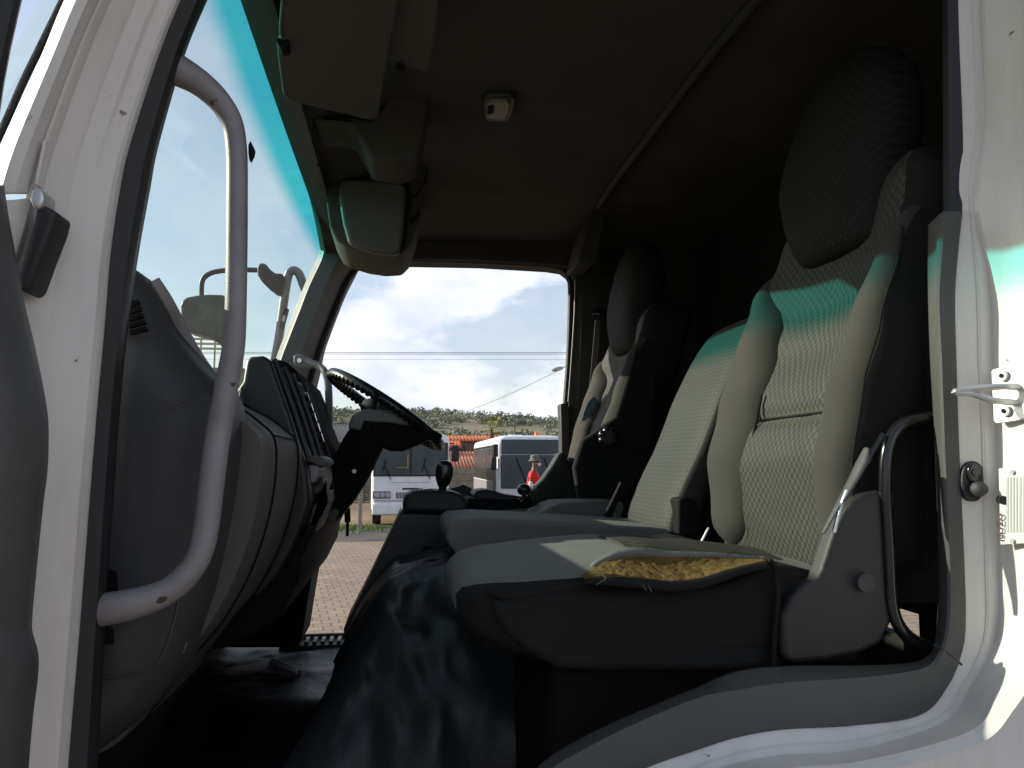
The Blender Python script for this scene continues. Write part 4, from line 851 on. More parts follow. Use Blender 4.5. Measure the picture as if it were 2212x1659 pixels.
# ================================================================== OVERHEAD THINGS
v1 = empty('sun_visor', W(730, 60, 1.5), 'large grey sun visor folded up, nearest the open passenger doorway', 'sun visor', 'sun visors')
def plate3(name, pts, nrm, th, m, root, bevel=0.004, bseg=3):
    P = [Vector(p) for p in pts]; bm = bmesh.new(); bm_prism(bm, P, [p + Vector(nrm) * th for p in P]); return link(name, bm, m, root, bevel=bevel, bseg=bseg)
def rp(px, py, zrel):                          # point of the picture on the level plane zrel over the eye
    return WZ(px, py, Z(zrel))
def vis(px, z0, dzx):                          # slanted plane z = z0 + dzx * x
    out = []
    for a, b in px:
        r = ray(a, b); t = z0 / (r.z - dzx * r.x); out.append(Vector((0, 0, CH)) + r * t)
    return out
VZ, VS = 0.747, 0.13
plate3('visor_panel', vis([(640, -330), (617, -60), (612, 0), (607, 60), (611, 76), (604, 86), (598, 104), (603, 150), (611, 205), (622, 220), (680, 232), (740, 246), (790, 259), (806, 260), (818, 252), (822, 225), (838, 130), (862, 0), (880, -100), (910, -330)], VZ, VS), (0, 0, 1), 0.016, M['visor'], v1, bevel=0.005)
tube('visor_edge', vis([(612, 0), (607, 62), (611, 78)], VZ + .002, VS), 0.0035, M['tealedge'] if 'tealedge' in M else M['visor'], v1, n=14, seg=8)
cyl('pivot', vis([(614, 100)], VZ - .004, VS)[0], (0, 1, 0), 0.010, 0.03, M['matt'], v1, seg=12)
v2 = empty('sun_visor', W(890, 60, 1.6), 'narrow pale sun visor flap tucked behind the large grey visor', 'sun visor', 'sun visors')
plate3('visor_panel', vis([(850, -330), (850, -100), (842, 60), (836, 120), (846, 143), (900, 148), (918, 158), (928, 154), (935, 120), (948, 0), (955, -100), (960, -330)], VZ + 0.016, VS * .7), (0, 0, 1), 0.014, M['visor'], v2, bevel=0.004)
bm = bmesh.new(); bm_ell(bm, vis([(864, 146)], VZ + .010, VS * .7)[0], (0.010, 0.014, 0.004), 14); link('grommet', bm, M['matt'], v2)
slab('overhead_shelf', [(668, 235), (700, 250), (760, 252), (800, 258), (830, 230), (855, 140), (900, 150), (930, 160), (925, 230), (915, 300), (900, 340), (860, 350), (800, 340), (785, 310), (760, 270), (720, 262), (690, 262), (672, 256)], 1.95, 2.12, M['liner'], cab, bevel=0.02)
bx = empty('overhead_box', W(815, 450, 2.4), 'pale grey rounded storage box fixed above the driver windscreen', 'overhead box')
slab('box_body', [(702, 385), (712, 374), (735, 370), (800, 372), (860, 374), (890, 366), (908, 350), (922, 352), (924, 372), (916, 430), (900, 490), (885, 530), (868, 548), (830, 550), (790, 544), (750, 532), (728, 520), (712, 490), (704, 430)], 2.42, 2.72, M['visor'], bx, bevel=0.014)
slab('box_lid', [(733, 392), (745, 385), (800, 387), (862, 392), (878, 400), (876, 450), (872, 500), (866, 545), (850, 550), (810, 546), (776, 536), (752, 524), (740, 480), (732, 430)], 2.385, 2.42, M['pillar2'], bx, bevel=0.012)
slab('box_gap', [(880, 396), (888, 400), (886, 450), (876, 520), (868, 546), (864, 545), (872, 500), (878, 440)], 2.392, 2.42, M['matt'], bx, bevel=0.001)
slab('latch', [(886, 474), (906, 455), (908, 462), (890, 482)], 2.40, 2.42, M['matt'], bx, bevel=0.001)
tube('cable', [W(a, b, 2.38) for a, b in ((886, 426), (896, 424), (908, 410), (918, 392), (922, 372), (920, 356))], 0.0022, M['matt'], bx, n=30, seg=6)
slab('bracket', [(688, 262), (700, 248), (716, 246), (712, 256), (696, 275), (690, 300), (684, 300)], 2.20, 2.24, M['matt'], cab, bevel=0.003).name = 'shelf_bracket'
tube('cord', [W(a, b, 2.18) for a, b in ((680, 290), (682, 320), (685, 345), (688, 358))], 0.003, M['matt'], cab, n=14, seg=6).name = 'pull_cord'
slab('shelf_recess', [(650, 238), (690, 250), (720, 262), (770, 300), (790, 345), (800, 362), (760, 366), (700, 368), (664, 360), (655, 310)], 2.42, 2.50, M['liner2'], cab, bevel=0.01)
dl = empty('dome_lamp', W(1078, 238, 2.1), 'small square dome lamp with pale lens on the dark ceiling', 'dome lamp')
LZ = 0.868
plate3('lamp_base', vis([(1043, 226), (1047, 212), (1060, 208), (1104, 209), (1115, 214), (1114, 230), (1104, 258), (1090, 264), (1058, 264), (1046, 258)], LZ, 0), (0, 0, 1), 0.02, M['dash'], dl, bevel=0.006)
plate3('lens', vis([(1052, 226), (1058, 220), (1096, 220), (1103, 228), (1098, 250), (1090, 260), (1060, 258), (1050, 254)], LZ - 0.008, 0), (0, 0, 1), 0.014, M['lamp'], dl, bevel=0.004)
plate3('switch', vis([(1054, 232), (1060, 230), (1068, 230), (1066, 244), (1058, 248), (1052, 246)], LZ - 0.011, 0), (0, 0, 1), 0.006, M['matt'], dl, bevel=0.001)

# ================================================================== SEAT BELTS
sb = empty('seat_belt', W(1290, 690, 2.8), 'grey seat belt hanging at the far door pillar beside the driver seat', 'seat belt')
bm = bmesh.new()
def strap(bm, pts, wd, side=(1, 0, 0.3), th=0.0015):
    c = [Vector(p) for p in pts]; s = Vector(side).normalized() * wd / 2
    k = Vector((0, th, 0)); bm_loft(bm, [[p - s - k, p + s - k, p + s + k, p - s + k] for p in c])
strap(bm, crom([W(1292, 690, 2.86), W(1286, 760, 2.84), W(1276, 860, 2.82), W(1262, 930, 2.78), W(1240, 1010, 2.74)], 24), 0.022)
link('webbing', bm, M['belt'], sb)
bm = bmesh.new(); bm_ell(bm, W(1296, 678, 2.84), (0.030, 0.015, 0.020), 14); bm_ell(bm, W(1284, 682, 2.83), (0.009, 0.006, 0.006), 10); link('belt_guide', bm, M['black'], sb)
bc = slab('blue_card', [(1282, 856), (1290, 862), (1286, 880), (1266, 905), (1256, 912), (1262, 890), (1270, 870)], 2.60, 2.615, M['blue'], None, bevel=0.001)
tag(bc, 'small pale blue card tucked beside the driver seat back', 'card')

# ================================================================== STRIKER, SWITCH, PLATE ON THE REAR JAMB
def jp(px, py, t, lift=0.0):                   # on the lit face of the jamb: t 0 at its inner edge, 1 outer
    return W(px, py, lerp(0.9400, 0.882, t) + 0.0) + Vector((-lift, -lift * 0.2, 0))
def jt(px): return (px - 2150) / 95
st = empty('door_striker', W(2180, 848, 0.91), 'zinc door striker plate with bent loop on the white jamb', 'door striker')
pl = [jp(a, b, jt(a), 0.003) for a, b in ((2145, 802), (2150, 797), (2180, 792), (2235, 783), (2238, 900), (2200, 909), (2156, 915), (2150, 910))]
plate3('plate', pl, (1, 0.2, 0), 0.004, M['steel'], st, bevel=0.001)
for a, b in ((2174, 812), (2179, 888)):
    cyl('screw', jp(a, b, jt(a), 0.006), (-1, -0.3, 0), 0.0072, 0.004, M['steel'], st, seg=18, bevel=0.001)
    cyl('socket', jp(a, b, jt(a), 0.0085), (-1, -0.3, 0), 0.003, 0.001, M['matt'], st, seg=6)
lp = [jp(2205, 836, jt(2205), 0.002), jp(2196, 836, jt(2196), 0.018), jp(2180, 838, 0.32, 0.030), jp(2150, 842, 0.1, 0.038), jp(2116, 849, 0, 0.040), jp(2150, 853, 0.1, 0.036), jp(2180, 866, 0.32, 0.026), jp(2198, 870, 0.5, 0.002)]
tube('loop', lp, 0.0042, M['steel'], st, n=50, seg=10)
sw2 = empty('door_switch', W(2104, 1040, 0.94), 'black rubber door switch with round button on the rear jamb', 'door switch')
def oval(px, py, hw, hh, y, n=28, e=2.6):
    return [W(px + hw * abs(math.cos(t)) ** (2 / e) * (1 if math.cos(t) >= 0 else -1), py + hh * abs(math.sin(t)) ** (2 / e) * (1 if math.sin(t) >= 0 else -1), y) for t in (2 * math.pi * i / n for i in range(n))]
plate3('base', oval(2103, 1040, 25, 44, 0.956), (0.3, 1, 0), 0.016, M['rubber'], sw2, bevel=0.004)
plate3('inset', oval(2108, 1022, 17, 22, 0.9525), (0.3, 1, 0), 0.006, M['black'], sw2, bevel=0.003)
bm = bmesh.new(); bm_ell(bm, W(2115, 1056, 0.948), (0.010, 0.011, 0.0095), 18); link('button', bm, M['dash'], sw2)
cyl('screw', W(2109, 1021, 0.951), (-0.2, -1, 0), 0.0045, 0.003, M['trim'], sw2, seg=14)
bs = cyl('bump_stop', W(2167, 1080, 0.930), (-0.6, -1, 0), 0.0068, 0.014, M['rubber'], None, seg=18, r2=0.005); tag(bs, 'small round rubber bump stop beside the data plate', 'bump stop')
dp = empty('data_plate', W(2190, 1090, 0.91), 'riveted silver data plate with red lettering on the white jamb', 'data plate')
plate3('plate', [jp(a, b, jt(a), 0.002) for a, b in ((2160, 1012), (2236, 1008), (2238, 1172), (2164, 1176))], (1, 0.2, 0), 0.0015, M['plate'], dp, bevel=0)
for a, b in ((2192, 1020), (2192, 1168)): cyl('rivet', jp(a, b, jt(a), 0.004), (-1, -0.3, 0), 0.0028, 0.002, M['steel'], dp, seg=12)
def text(name, body, size, org, xdir, ydir, m, root):
    cu = bpy.data.curves.new(name, 'FONT'); cu.body = body; cu.size = size; cu.extrude = 0.0003
    tmp = bpy.data.objects.new(name, cu); COL.objects.link(tmp); dg = bpy.context.evaluated_depsgraph_get()
    me = bpy.data.meshes.new_from_object(tmp.evaluated_get(dg)); bpy.data.objects.remove(tmp)
    xd = Vector(xdir).normalized(); yd = Vector(ydir); yd = (yd - xd * yd.dot(xd)).normalized(); zd = xd.cross(yd)
    mt = Matrix((( xd.x, yd.x, zd.x, org.x), (xd.y, yd.y, zd.y, org.y), (xd.z, yd.z, zd.z, org.z), (0, 0, 0, 1)))
    me.transform(mt); bm = bmesh.new(); bm.from_mesh(me); bpy.data.meshes.remove(me); return link(name, bm, m, root, smooth=False)
pa, pb = jp(2165, 1100, jt(2165), .0035), jp(2225, 1098, jt(2225), .0035); across = (pb - pa)
text('lettering', 'ISUZU', 0.0125, jp(2173, 1170, jt(2173), .0035), (0, 0, 1), -across, M['ink'], dp)
bm = bmesh.new()
for k in range(9):
    a = 2180 + k * 7; p = jp(a, 1150, jt(a), .0035); q = jp(a, 1030, jt(a), .0035)
    s = across.normalized() * 0.0004; u_ = Vector((-.0003, 0, 0))
    bm_prism(bm, [p - s, p + s, q + s, q - s], [v + u_ for v in (p - s, p + s, q + s, q - s)])
link('ruled_line', bm, M['greyink'], dp, smooth=False)

# ================================================================== MIRRORS OUTSIDE THE WINDSCREEN
mo = empty('mirror_arm', W(600, 770, 3.12), 'grey bent mirror arm with black clamp outside the far windscreen corner', 'mirror arm')
tube('arm_tube', [W(a, b, 3.14) for a, b in ((582, 860), (592, 790), (604, 720), (612, 660), (618, 620), (624, 592), (634, 584), (646, 592), (656, 618), (668, 650))], 0.0165, M['rail'], mo, n=70, seg=14)
slab('clamp', [(555, 580), (556, 572), (564, 567), (574, 569), (582, 580), (594, 590), (610, 590), (614, 600), (610, 620), (606, 636), (596, 634), (580, 622), (564, 606), (556, 594)], 3.10, 3.15, M['armplastic'] if 'armplastic' in M else M['brackplastic'], mo, bevel=0.012)
slab('sticker', [(616, 664), (624, 668), (612, 712), (602, 708)], 3.105, 3.118, M['matt'], mo, bevel=0)
slab('sticker_spot', [(612, 680), (617, 684), (613, 696), (608, 692)], 3.100, 3.106, M['plate'], mo, bevel=0)
M['mirrorback'] = mat('dusty_mirror_back', (0.045, 0.055, 0.045), 0.4, var=0.1, vscale=9, stain=(0.16, 0.17, 0.14), stain_amt=0.5, stain_scale=30, stretch=(1, 1, 0.3))
fm = empty('front_mirror', W(440, 700, 3.2), 'dusty round front mirror hanging on a thin bent rod beyond the windscreen', 'mirror')
tube('rod', [W(a, b, 3.16) for a, b in ((572, 584), (530, 583), (490, 584), (462, 588), (444, 597), (436, 612), (435, 645))], 0.0095, M['brackplastic'], fm, n=60, seg=10)
slab('mirror_body', [(388, 660), (392, 648), (404, 641), (425, 637), (450, 635), (480, 636), (488, 642), (492, 670), (490, 740), (484, 762), (474, 742), (450, 728), (405, 716), (396, 706), (390, 690)], 3.12, 3.24, M['mirrorback'], fm, bevel=0.022, bseg=5)

# ================================================================== THE YARD
def bricks():
    m = bpy.data.materials.new('paving_bricks'); m.use_nodes = True; nt = m.node_tree; N = nt.nodes.new; L = nt.links.new; b = nt.nodes['Principled BSDF']
    tc = N('ShaderNodeTexCoord'); mp = N('ShaderNodeMapping'); mp.inputs['Rotation'].default_value = (0, 0, R(-8)); mp.inputs['Scale'].default_value = (1, 1, 1); L(tc.outputs['Object'], mp.inputs[0])
    br = N('ShaderNodeTexBrick'); br.inputs['Scale'].default_value = 1.0; br.inputs['Brick Width'].default_value = 0.22; br.inputs['Row Height'].default_value = 0.22
    br.inputs['Mortar Size'].default_value = 0.012; br.inputs['Mortar Smooth'].default_value = 0.3; br.offset = 0.5; br.squash = 1
    br.inputs['Color1'].default_value = (0.27, 0.205, 0.145, 1); br.inputs['Color2'].default_value = (0.21, 0.16, 0.115, 1); br.inputs['Mortar'].default_value = (0.10, 0.075, 0.06, 1)
    L(mp.outputs[0], br.inputs[0])
    n = N('ShaderNodeTexNoise'); n.inputs['Scale'].default_value = 0.8; n.inputs['Detail'].default_value = 8; L(tc.outputs['Object'], n.inputs[0])
    mr = N('ShaderNodeMapRange'); mr.inputs[3].default_value = 0.60; mr.inputs[4].default_value = 1.35; L(n.outputs[0], mr.inputs[0])
    mx = N('ShaderNodeMix'); mx.data_type = 'RGBA'; mx.blend_type = 'MULTIPLY'; mx.inputs[0].default_value = 1; L(br.outputs[0], mx.inputs[6]); L(mr.outputs[0], mx.inputs[7])
    L(mx.outputs[2], b.inputs['Base Color']); b.inputs['Roughness'].default_value = 0.85
    bp = N('ShaderNodeBump'); bp.inputs['Strength'].default_value = 0.6; bp.inputs['Distance'].default_value = 0.01; L(br.outputs['Fac'], bp.inputs['Height']); bp.invert = True; L(bp.outputs[0], b.inputs['Normal'])
    return m
def sheet(name, x0, x1, y0, y1, z, m, kind='structure', nx=1, ny=1, f=None):
    bm = bmesh.new(); bm_loft(bm, [[Vector((lerp(x0, x1, i / nx), lerp(y0, y1, j / ny), z + (f(lerp(x0, x1, i / nx), lerp(y0, y1, j / ny)) if f else 0))) for j in range(ny + 1)] for i in range(nx + 1)], closed=False, cap=False)
    o = link(name, bm, m, None); tag(o, None, None, None, kind); return o
earth = mat('dry_earth', (0.20, 0.155, 0.105), 0.95, 0.1, var=0.25, vscale=0.15, stain=(0.09, 0.11, 0.04), stain_amt=0.6, stain_scale=0.08)
shade_dirt = mat('shade_dark_dirt', (0.075, 0.072, 0.07), 0.9, 0.2, var=0.25, vscale=1.2, bump=0.4, bscale=30, stain=(0.16, 0.13, 0.10), stain_amt=0.5, stain_scale=0.9)  # shadow lying before the buses, put into the ground colour as a dark tone
o = sheet('ground', -1500, 1500, -600, 1800, -0.008, earth)
o = sheet('paved_yard', -40, 60, -40, 21.9, 0.0, bricks())
o = sheet('shaded_strip', -40, 60, 21.9, 27.5, -0.003, shade_dirt)
def hillh(x, y):
    t = max(0.0, min(1.0, (y - 230) / 400)); t = t * t * (3 - 2 * t)
    ridge = 38 + 5 * noise.noise(Vector((x * 0.006, 0, 4))) + 2.5 * noise.noise(Vector((x * 0.02, 2, 4))) - max(0, x - 20) * 0.045 - max(0, -x - 60) * 0.02
    return ridge * t + 1.6 * noise.noise(Vector((x * 0.02, y * 0.02, 0))) * t
hm = mat('hill_scrub_ground', (0.22, 0.20, 0.14), 0.95, 0.1, var=0.3, vscale=0.03, stain=(0.06, 0.085, 0.03), stain_amt=0.9, stain_scale=0.02)
sheet('hill', -700, 700, 225, 700, 0.0, hm, nx=140, ny=60, f=hillh)
leafm = mat('scrub_leaves', (0.19, 0.205, 0.15), 0.85, 0.2, var=0.45, vscale=0.05)
def leaf_clump(bm, c, rad, n, s, squash=0.8):
    for _ in range(n):
        d = Vector((random.gauss(0, 1), random.gauss(0, 1), random.gauss(0, 1))).normalized() * (random.random() ** 0.45) * rad; d.z *= squash
        p = Vector(c) + d; a = Vector((random.uniform(-1, 1), random.uniform(-1, 1), random.uniform(-1, 1))).normalized(); b_ = a.orthogonal().normalized(); q = s * random.uniform(.6, 1.3)
        bm.faces.new([bm.verts.new(p + a * q), bm.verts.new(p + b_ * q), bm.verts.new(p - a * q), bm.verts.new(p - b_ * q * .8)])
bm = bmesh.new()
for i in range(3600):
    y = random.uniform(240, 645); x = random.uniform(-0.42, 0.42) * y + 30
    if noise.noise(Vector((x * 0.012, y * 0.012, 9))) + 0.35 * noise.noise(Vector((x * .04, y * .04, 2))) < -0.12: continue
    z = hillh(x, y); rd = random.uniform(1.6, 4.2); leaf_clump(bm, (x, y, z + rd * 0.4), rd, 38, rd * 0.2)
sc = link('hill_bush', bm, leafm, None, smooth=False); tag(sc, 'low green scrub trees covering the far hillside', 'scrub', None, 'stuff')
bm = bmesh.new()
for i in range(260):
    x = random.uniform(-60, 90); y = random.uniform(150, 215); rd = random.uniform(1.6, 3.4); leaf_clump(bm, (x, y, rd * 0.9 + 0.6), rd, 40, rd * 0.26)
sc = link('tree_belt', bm, leafm, None, smooth=False); tag(sc, 'darker band of trees at the foot of the hill behind the red roofs', 'trees', None, 'stuff')

# buses --------------------------------------------------------------
M['buswhite'] = mat('bus_paint', (0.90, 0.90, 0.91), 0.35, var=0.04, vscale=2, coat=0.2, stain=(0.35, 0.33, 0.30), stain_amt=0.3, stain_scale=2.5)
M['busglass'] = mat('bus_glass', (0.045, 0.065, 0.072), 0.2, var=0.3, vscale=1.5)
M['busglass2'] = mat('bus_side_glass', (0.03, 0.03, 0.028), 0.2, var=0.4, vscale=2)
M['light'] = mat('headlight_lens', (0.45, 0.46, 0.46), 0.2, metal=0.3)
M['blueline'] = mat('blue_stripe', (0.05, 0.10, 0.25), 0.5)
M['orange'] = mat('orange_beacon', (0.75, 0.20, 0.02), 0.3)
def rbox(bm, x0, x1, y0, y1, z0, z1): bm_box(bm, ((x0 + x1) / 2, (y0 + y1) / 2, (z0 + z1) / 2), (abs(x1 - x0), abs(y1 - y0), abs(z1 - z0)))
def part(name, root, m, *boxes, bevel=0.0, loc=(0, 0, 0)):
    bm = bmesh.new()
    for b in boxes: rbox(bm, *b)
    o_ = link(name, bm, m, None, bevel=bevel); o_.parent = root; return o_
def wheel(root, x, y, r=0.48):
    bm = bmesh.new(); bm_cyl(bm, (x, y, r), (1, 0, 0), r, 0.28, 28); t = link('tyre', bm, M['rubber'], None, bevel=0.03); t.parent = root
    bm = bmesh.new(); bm_cyl(bm, (x, y, r), (1, 0, 0), r * 0.55, 0.30, 20); q = link('rim', bm, M['rail'], None, bevel=0.01); q.parent = t
def bus_body(root, wd, L_, zb, h_, front):
    """front: list of (z, y) profile of the face seen from the side; body lofted across with rounded corners"""
    bm = bmesh.new(); rings = []
    for (y, sx, z0, z1) in ((0.0, .90, zb + .10, h_ - .16), (0.05, .965, zb + .03, h_ - .06), (0.16, .995, zb, h_ - .01), (0.3, 1.0, zb, h_), (L_ - .2, 1.0, zb, h_), (L_, .96, zb + .06, h_ - .06)):
        rings.append(sring(Vector((0, y, (z0 + z1) / 2)), (1, 0, 0), (0, 0, 1), wd / 2 * sx, (z1 - z0) / 2, 56, 11))
    bm_loft(bm, rings); o_ = link('body', bm, M['buswhite'], None, angle=50); o_.parent = root; return o_
# the bus behind the steering column
b1 = empty('bus', (0.27, 26.4, 0.0), 'white bus with blue stripe and triple headlights behind the steering wheel', 'bus', 'white buses across the yard'); b1.rotation_euler = (0, 0, R(1.5))
bus_body(b1, 2.46, 9.5, 0.38, 2.96, None)
part('windscreen', b1, M['busglass'], (-1.12, -0.02, -0.03, 0.02, 1.64, 2.62), (0.02, 1.12, -0.03, 0.02, 1.64, 2.62), bevel=0.01)
part('centre_bar', b1, M['rubber'], (-0.02, 0.02, -0.038, 0.0, 1.62, 2.64))
part('windscreen_frame', b1, M['rubber'], (-1.17, 1.17, -0.022, 0.03, 1.60, 1.64), (-1.17, 1.17, -0.022, 0.03, 2.62, 2.66), (-1.17, -1.12, -0.022, 0.03, 1.64, 2.62), (1.12, 1.17, -0.022, 0.03, 1.64, 2.62))
part('handrail', b1, mat('brass_rail', (0.40, 0.27, 0.08), 0.5), (-0.11, -0.075, -0.040, -0.034, 1.86, 2.28), (-0.45, -0.11, -0.040, -0.034, 1.86, 1.885))
for s in (-1, 1):
    part('headlight_panel', b1, M['rail'], (s * 1.18, s * 0.62, -0.02, 0.06, 0.90, 1.14), bevel=0.01)
    for k in range(3):
        bm = bmesh.new(); bm_cyl(bm, (s * (1.04 - k * 0.17), -0.03, 1.02), (0, 1, 0), 0.078, 0.05, 20); q = link('headlight', bm, M['light'], None, bevel=0.012); q.parent = b1
    part('mirror_arm', b1, M['rubber'], (s * 1.22, s * 1.36, -0.10, -0.06, 2.62, 2.66))
    mr_ = part('side_mirror', b1, M['rubber'], (s * 1.28, s * 1.52, -0.16, -0.03, 2.06, 2.58), bevel=0.05)
bm = bmesh.new()
for s in (-1, 1):
    for k in range(8): rbox(bm, s * 0.14 + s * k * 0.045, s * 0.14 + s * k * 0.045 + 0.022, -0.012, 0.03, 0.90, 1.10)
g_ = link('grille', bm, M['matt'], None); g_.parent = b1; g_['kind'] = 'stuff'; del g_['kind']
part('vent_slot', b1, M['rubber'], (-0.26, 0.26, -0.012, 0.03, 1.18, 1.235))
part('stripe', b1, M['blueline'], (-1.12, 1.12, -0.014, 0.02, 0.835, 0.85))
part('panel_gap', b1, M['rail'], (-0.62, 0.62, -0.006, 0.02, 1.40, 1.412), (-1.1, 1.1, -0.006, 0.02, 0.80, 0.808))
part('bumper', b1, M['buswhite'], (-1.19, 1.19, -0.05, 0.2, 0.40, 0.76), bevel=0.05)
part('number_plate', b1, M['plate'], (-0.26, 0.26, -0.062, -0.048, 0.52, 0.63))
for x0 in (-0.62, 0.62):
    bm = bmesh.new(); bm_tube(bm, [Vector((x0, -0.05, 1.50)), Vector((x0 - 0.20, -0.06, 1.95))], 0.012, 6); bm_tube(bm, [Vector((x0 - 0.27, -0.06, 1.75)), Vector((x0 - 0.16, -0.06, 2.15))], 0.012, 6); q = link('wiper', bm, M['matt'], None); q.parent = b1
for x in (-1.05, 1.05):
    wheel(b1, x, 1.75, 0.46); wheel(b1, x, 7.2, 0.46)
part('side_window', b1, M['busglass2'], (-1.24, -1.2, 0.7, 9.0, 1.7, 2.5)); part('side_window', b1, M['busglass2'], (1.2, 1.24, 0.7, 9.0, 1.7, 2.5))
# the taller bus with the beacon
b2 = empty('bus', (4.82, 31.0, 0.0), 'tall white bus with big dark windscreen and an orange roof beacon', 'bus', 'white buses across the yard'); b2.rotation_euler = (0, 0, R(0.0))
bus_body(b2, 2.55, 10.5, 0.30, 3.06, None)
part('destination_panel', b2, M['busglass'], (-1.12, 1.12, -0.03, 0.03, 2.34, 2.90), bevel=0.02)
wsb = part('windscreen', b2, M['busglass'], (-1.14, 1.14, -0.045, 0.03, 1.05, 2.32), bevel=0.10)
for x0, d in ((-0.15, -.4), (0.9, -.4)):
    bm = bmesh.new(); bm_tube(bm, [Vector((x0, -0.07, 1.20)), Vector((x0 + d, -0.08, 2.2))], 0.016, 6); q = link('wiper', bm, M['matt'], None); q.parent = b2
for k in range(8):
    y0 = 1.7 + k * 1.05; part('side_window', b2, M['busglass'], (-1.30, -1.262, y0, y0 + 0.93, 1.78, 2.62), bevel=0.03)
part('window_band', b2, M['busglass2'], (-1.283, -1.25, 0.9, 10.2, 1.30, 2.72)); part('door_glass', b2, M['busglass'], (-1.295, -1.26, 0.45, 1.35, 0.75, 2.7), bevel=0.03)
part('lower_panel', b2, M['rail'], (-1.283, -1.25, 1.6, 10.2, 0.42, 1.27), bevel=0.01)
part('side_mirror', b2, M['rubber'], (-1.52, -1.30, -0.12, 0.12, 1.75, 2.25), bevel=0.05); part('mirror_arm', b2, M['rubber'], (-1.42, -1.24, -0.02, 0.02, 2.24, 2.72))
part('headlight', b2, M['light'], (-1.1, -0.75, -0.02, 0.05, 0.55, 0.75), bevel=0.02); part('headlight', b2, M['light'], (0.75, 1.1, -0.02, 0.05, 0.55, 0.75), bevel=0.02)
bm = bmesh.new(); bm_cyl(bm, (0.35, 0.7, 3.12), (0, 0, 1), 0.10, 0.16, 20, 0.075); q = link('beacon', bm, M['orange'], None, bevel=0.02); q.parent = b2
part('roof_hatch', b2, M['buswhite'], (-0.60, -0.1, 1.4, 2.2, 3.05, 3.13), bevel=0.03)
for x in (-1.08, 1.08):
    wheel(b2, x, 2.6, 0.48); wheel(b2, x, 8.0, 0.48)

# person in red -------------------------------------------------------
def skin_mesh(name, verts, edges, m, root, root_i=0, sub=2):
    me = bpy.data.meshes.new(name); me.from_pydata([v[:3] for v in verts], edges, []); o_ = bpy.data.objects.new(name, me); COL.objects.link(o_)
    o_.modifiers.new('skin', 'SKIN'); me.materials.append(m)
    for i, v in enumerate(verts): me.skin_vertices[0].data[i].radius = (v[3], v[4] if len(v) > 4 else v[3])
    me.skin_vertices[0].data[root_i].use_root = True
    s_ = o_.modifiers.new('sub', 'SUBSURF'); s_.levels = sub; s_.render_levels = sub
    o_.modifiers['skin'].use_smooth_shade = True; o_.parent = root; return o_
slabc = WZ(1150, 1160, 0.40); PXY = W(1151, 1000, 20.0)
per = empty('person', (PXY.x, 20.0, 0.36), 'person in red shirt, grey bucket hat and white face mask beside the tall bus', 'person')
per.rotation_euler = (0, 0, R(-12))
skin = mat('skin', (0.16, 0.085, 0.05), 0.55); red = mat('red_shirt', (0.62, 0.015, 0.02), 0.8, var=0.15, vscale=6); blk = mat('dark_trousers', (0.03, 0.03, 0.04), 0.9); wh = mat('white_sleeve', (0.68, 0.66, 0.66), 0.8)
hatm = mat('grey_hat_cloth', (0.12, 0.12, 0.10), 0.9, var=0.35, vscale=18)
# faces +x: pelvis, spine, neck, head; near arm bent at the elbow
bv = [(0, 0, 0.95, .13, .16), (0.0, 0, 1.15, .12, .15), (0.02, 0, 1.38, .13, .17), (0.03, 0, 1.50, .06, .07), (0.05, 0, 1.57, .065, .065), (0.065, 0, 1.66, .095, .085), (0.06, 0, 1.74, .07, .07),
      (0.01, -.19, 1.42, .055), (-0.06, -.23, 1.15, .045), (0.15, -.20, 1.06, .038), (0.22, -.17, 1.06, .03),
      (0.01, .19, 1.42, .055), (-0.02, .23, 1.15, .045), (0.18, .20, 1.08, .038), (0.25, .17, 1.08, .03),
      (0, -.10, 0.88, .085), (0.03, -.11, 0.48, .062), (-0.03, -.11, 0.10, .045), (0.10, -.12, 0.04, .035),
      (0, .10, 0.88, .085), (0.0, .11, 0.48, .062), (-0.05, .11, 0.10, .045), (0.08, .12, 0.04, .035)]
be = [(0, 1), (1, 2), (2, 3), (3, 4), (4, 5), (5, 6), (2, 7), (7, 8), (8, 9), (9, 10), (2, 11), (11, 12), (12, 13), (13, 14), (0, 15), (15, 16), (16, 17), (17, 18), (0, 19), (19, 20), (20, 21), (21, 22)]
skin_mesh('body', bv, be, skin, per)
for side in (-1, 1):
    for k in range(4):
        y0 = side * (0.17 - 0.010) + side * 0.0; x0 = 0.235; bm = bmesh.new()
        bm_tube(bm, [Vector((x0, y0 + (k - 1.5) * 0.018, 1.075)), Vector((x0 + 0.045, y0 + (k - 1.5) * 0.019, 1.07)), Vector((x0 + 0.065 + 0.004 * (1.5 - abs(k - 1.5)), y0 + (k - 1.5) * 0.018, 1.045))], [0.009, 0.008, 0.007], 8); q = link('finger', bm, skin, None); q.parent = per
    bm = bmesh.new(); bm_tube(bm, [Vector((0.215, side * 0.17, 1.085)), Vector((0.24, side * 0.15, 1.105)), Vector((0.265, side * 0.148, 1.11))], [0.010, 0.009, 0.007], 8); q = link('thumb', bm, skin, None); q.parent = per
skin_mesh('shirt', [(0, 0, 0.92, .18, .21), (0.03, 0, 1.10, .205, .20), (0.02, 0, 1.36, .17, .21), (0.025, 0, 1.46, .09, .12), (0.01, -.20, 1.41, .075), (-0.035, -.225, 1.26, .072), (0.01, .20, 1.41, .075), (-0.005, .225, 1.26, .072)], [(0, 1), (1, 2), (2, 3), (2, 4), (4, 5), (2, 6), (6, 7)], red, per)
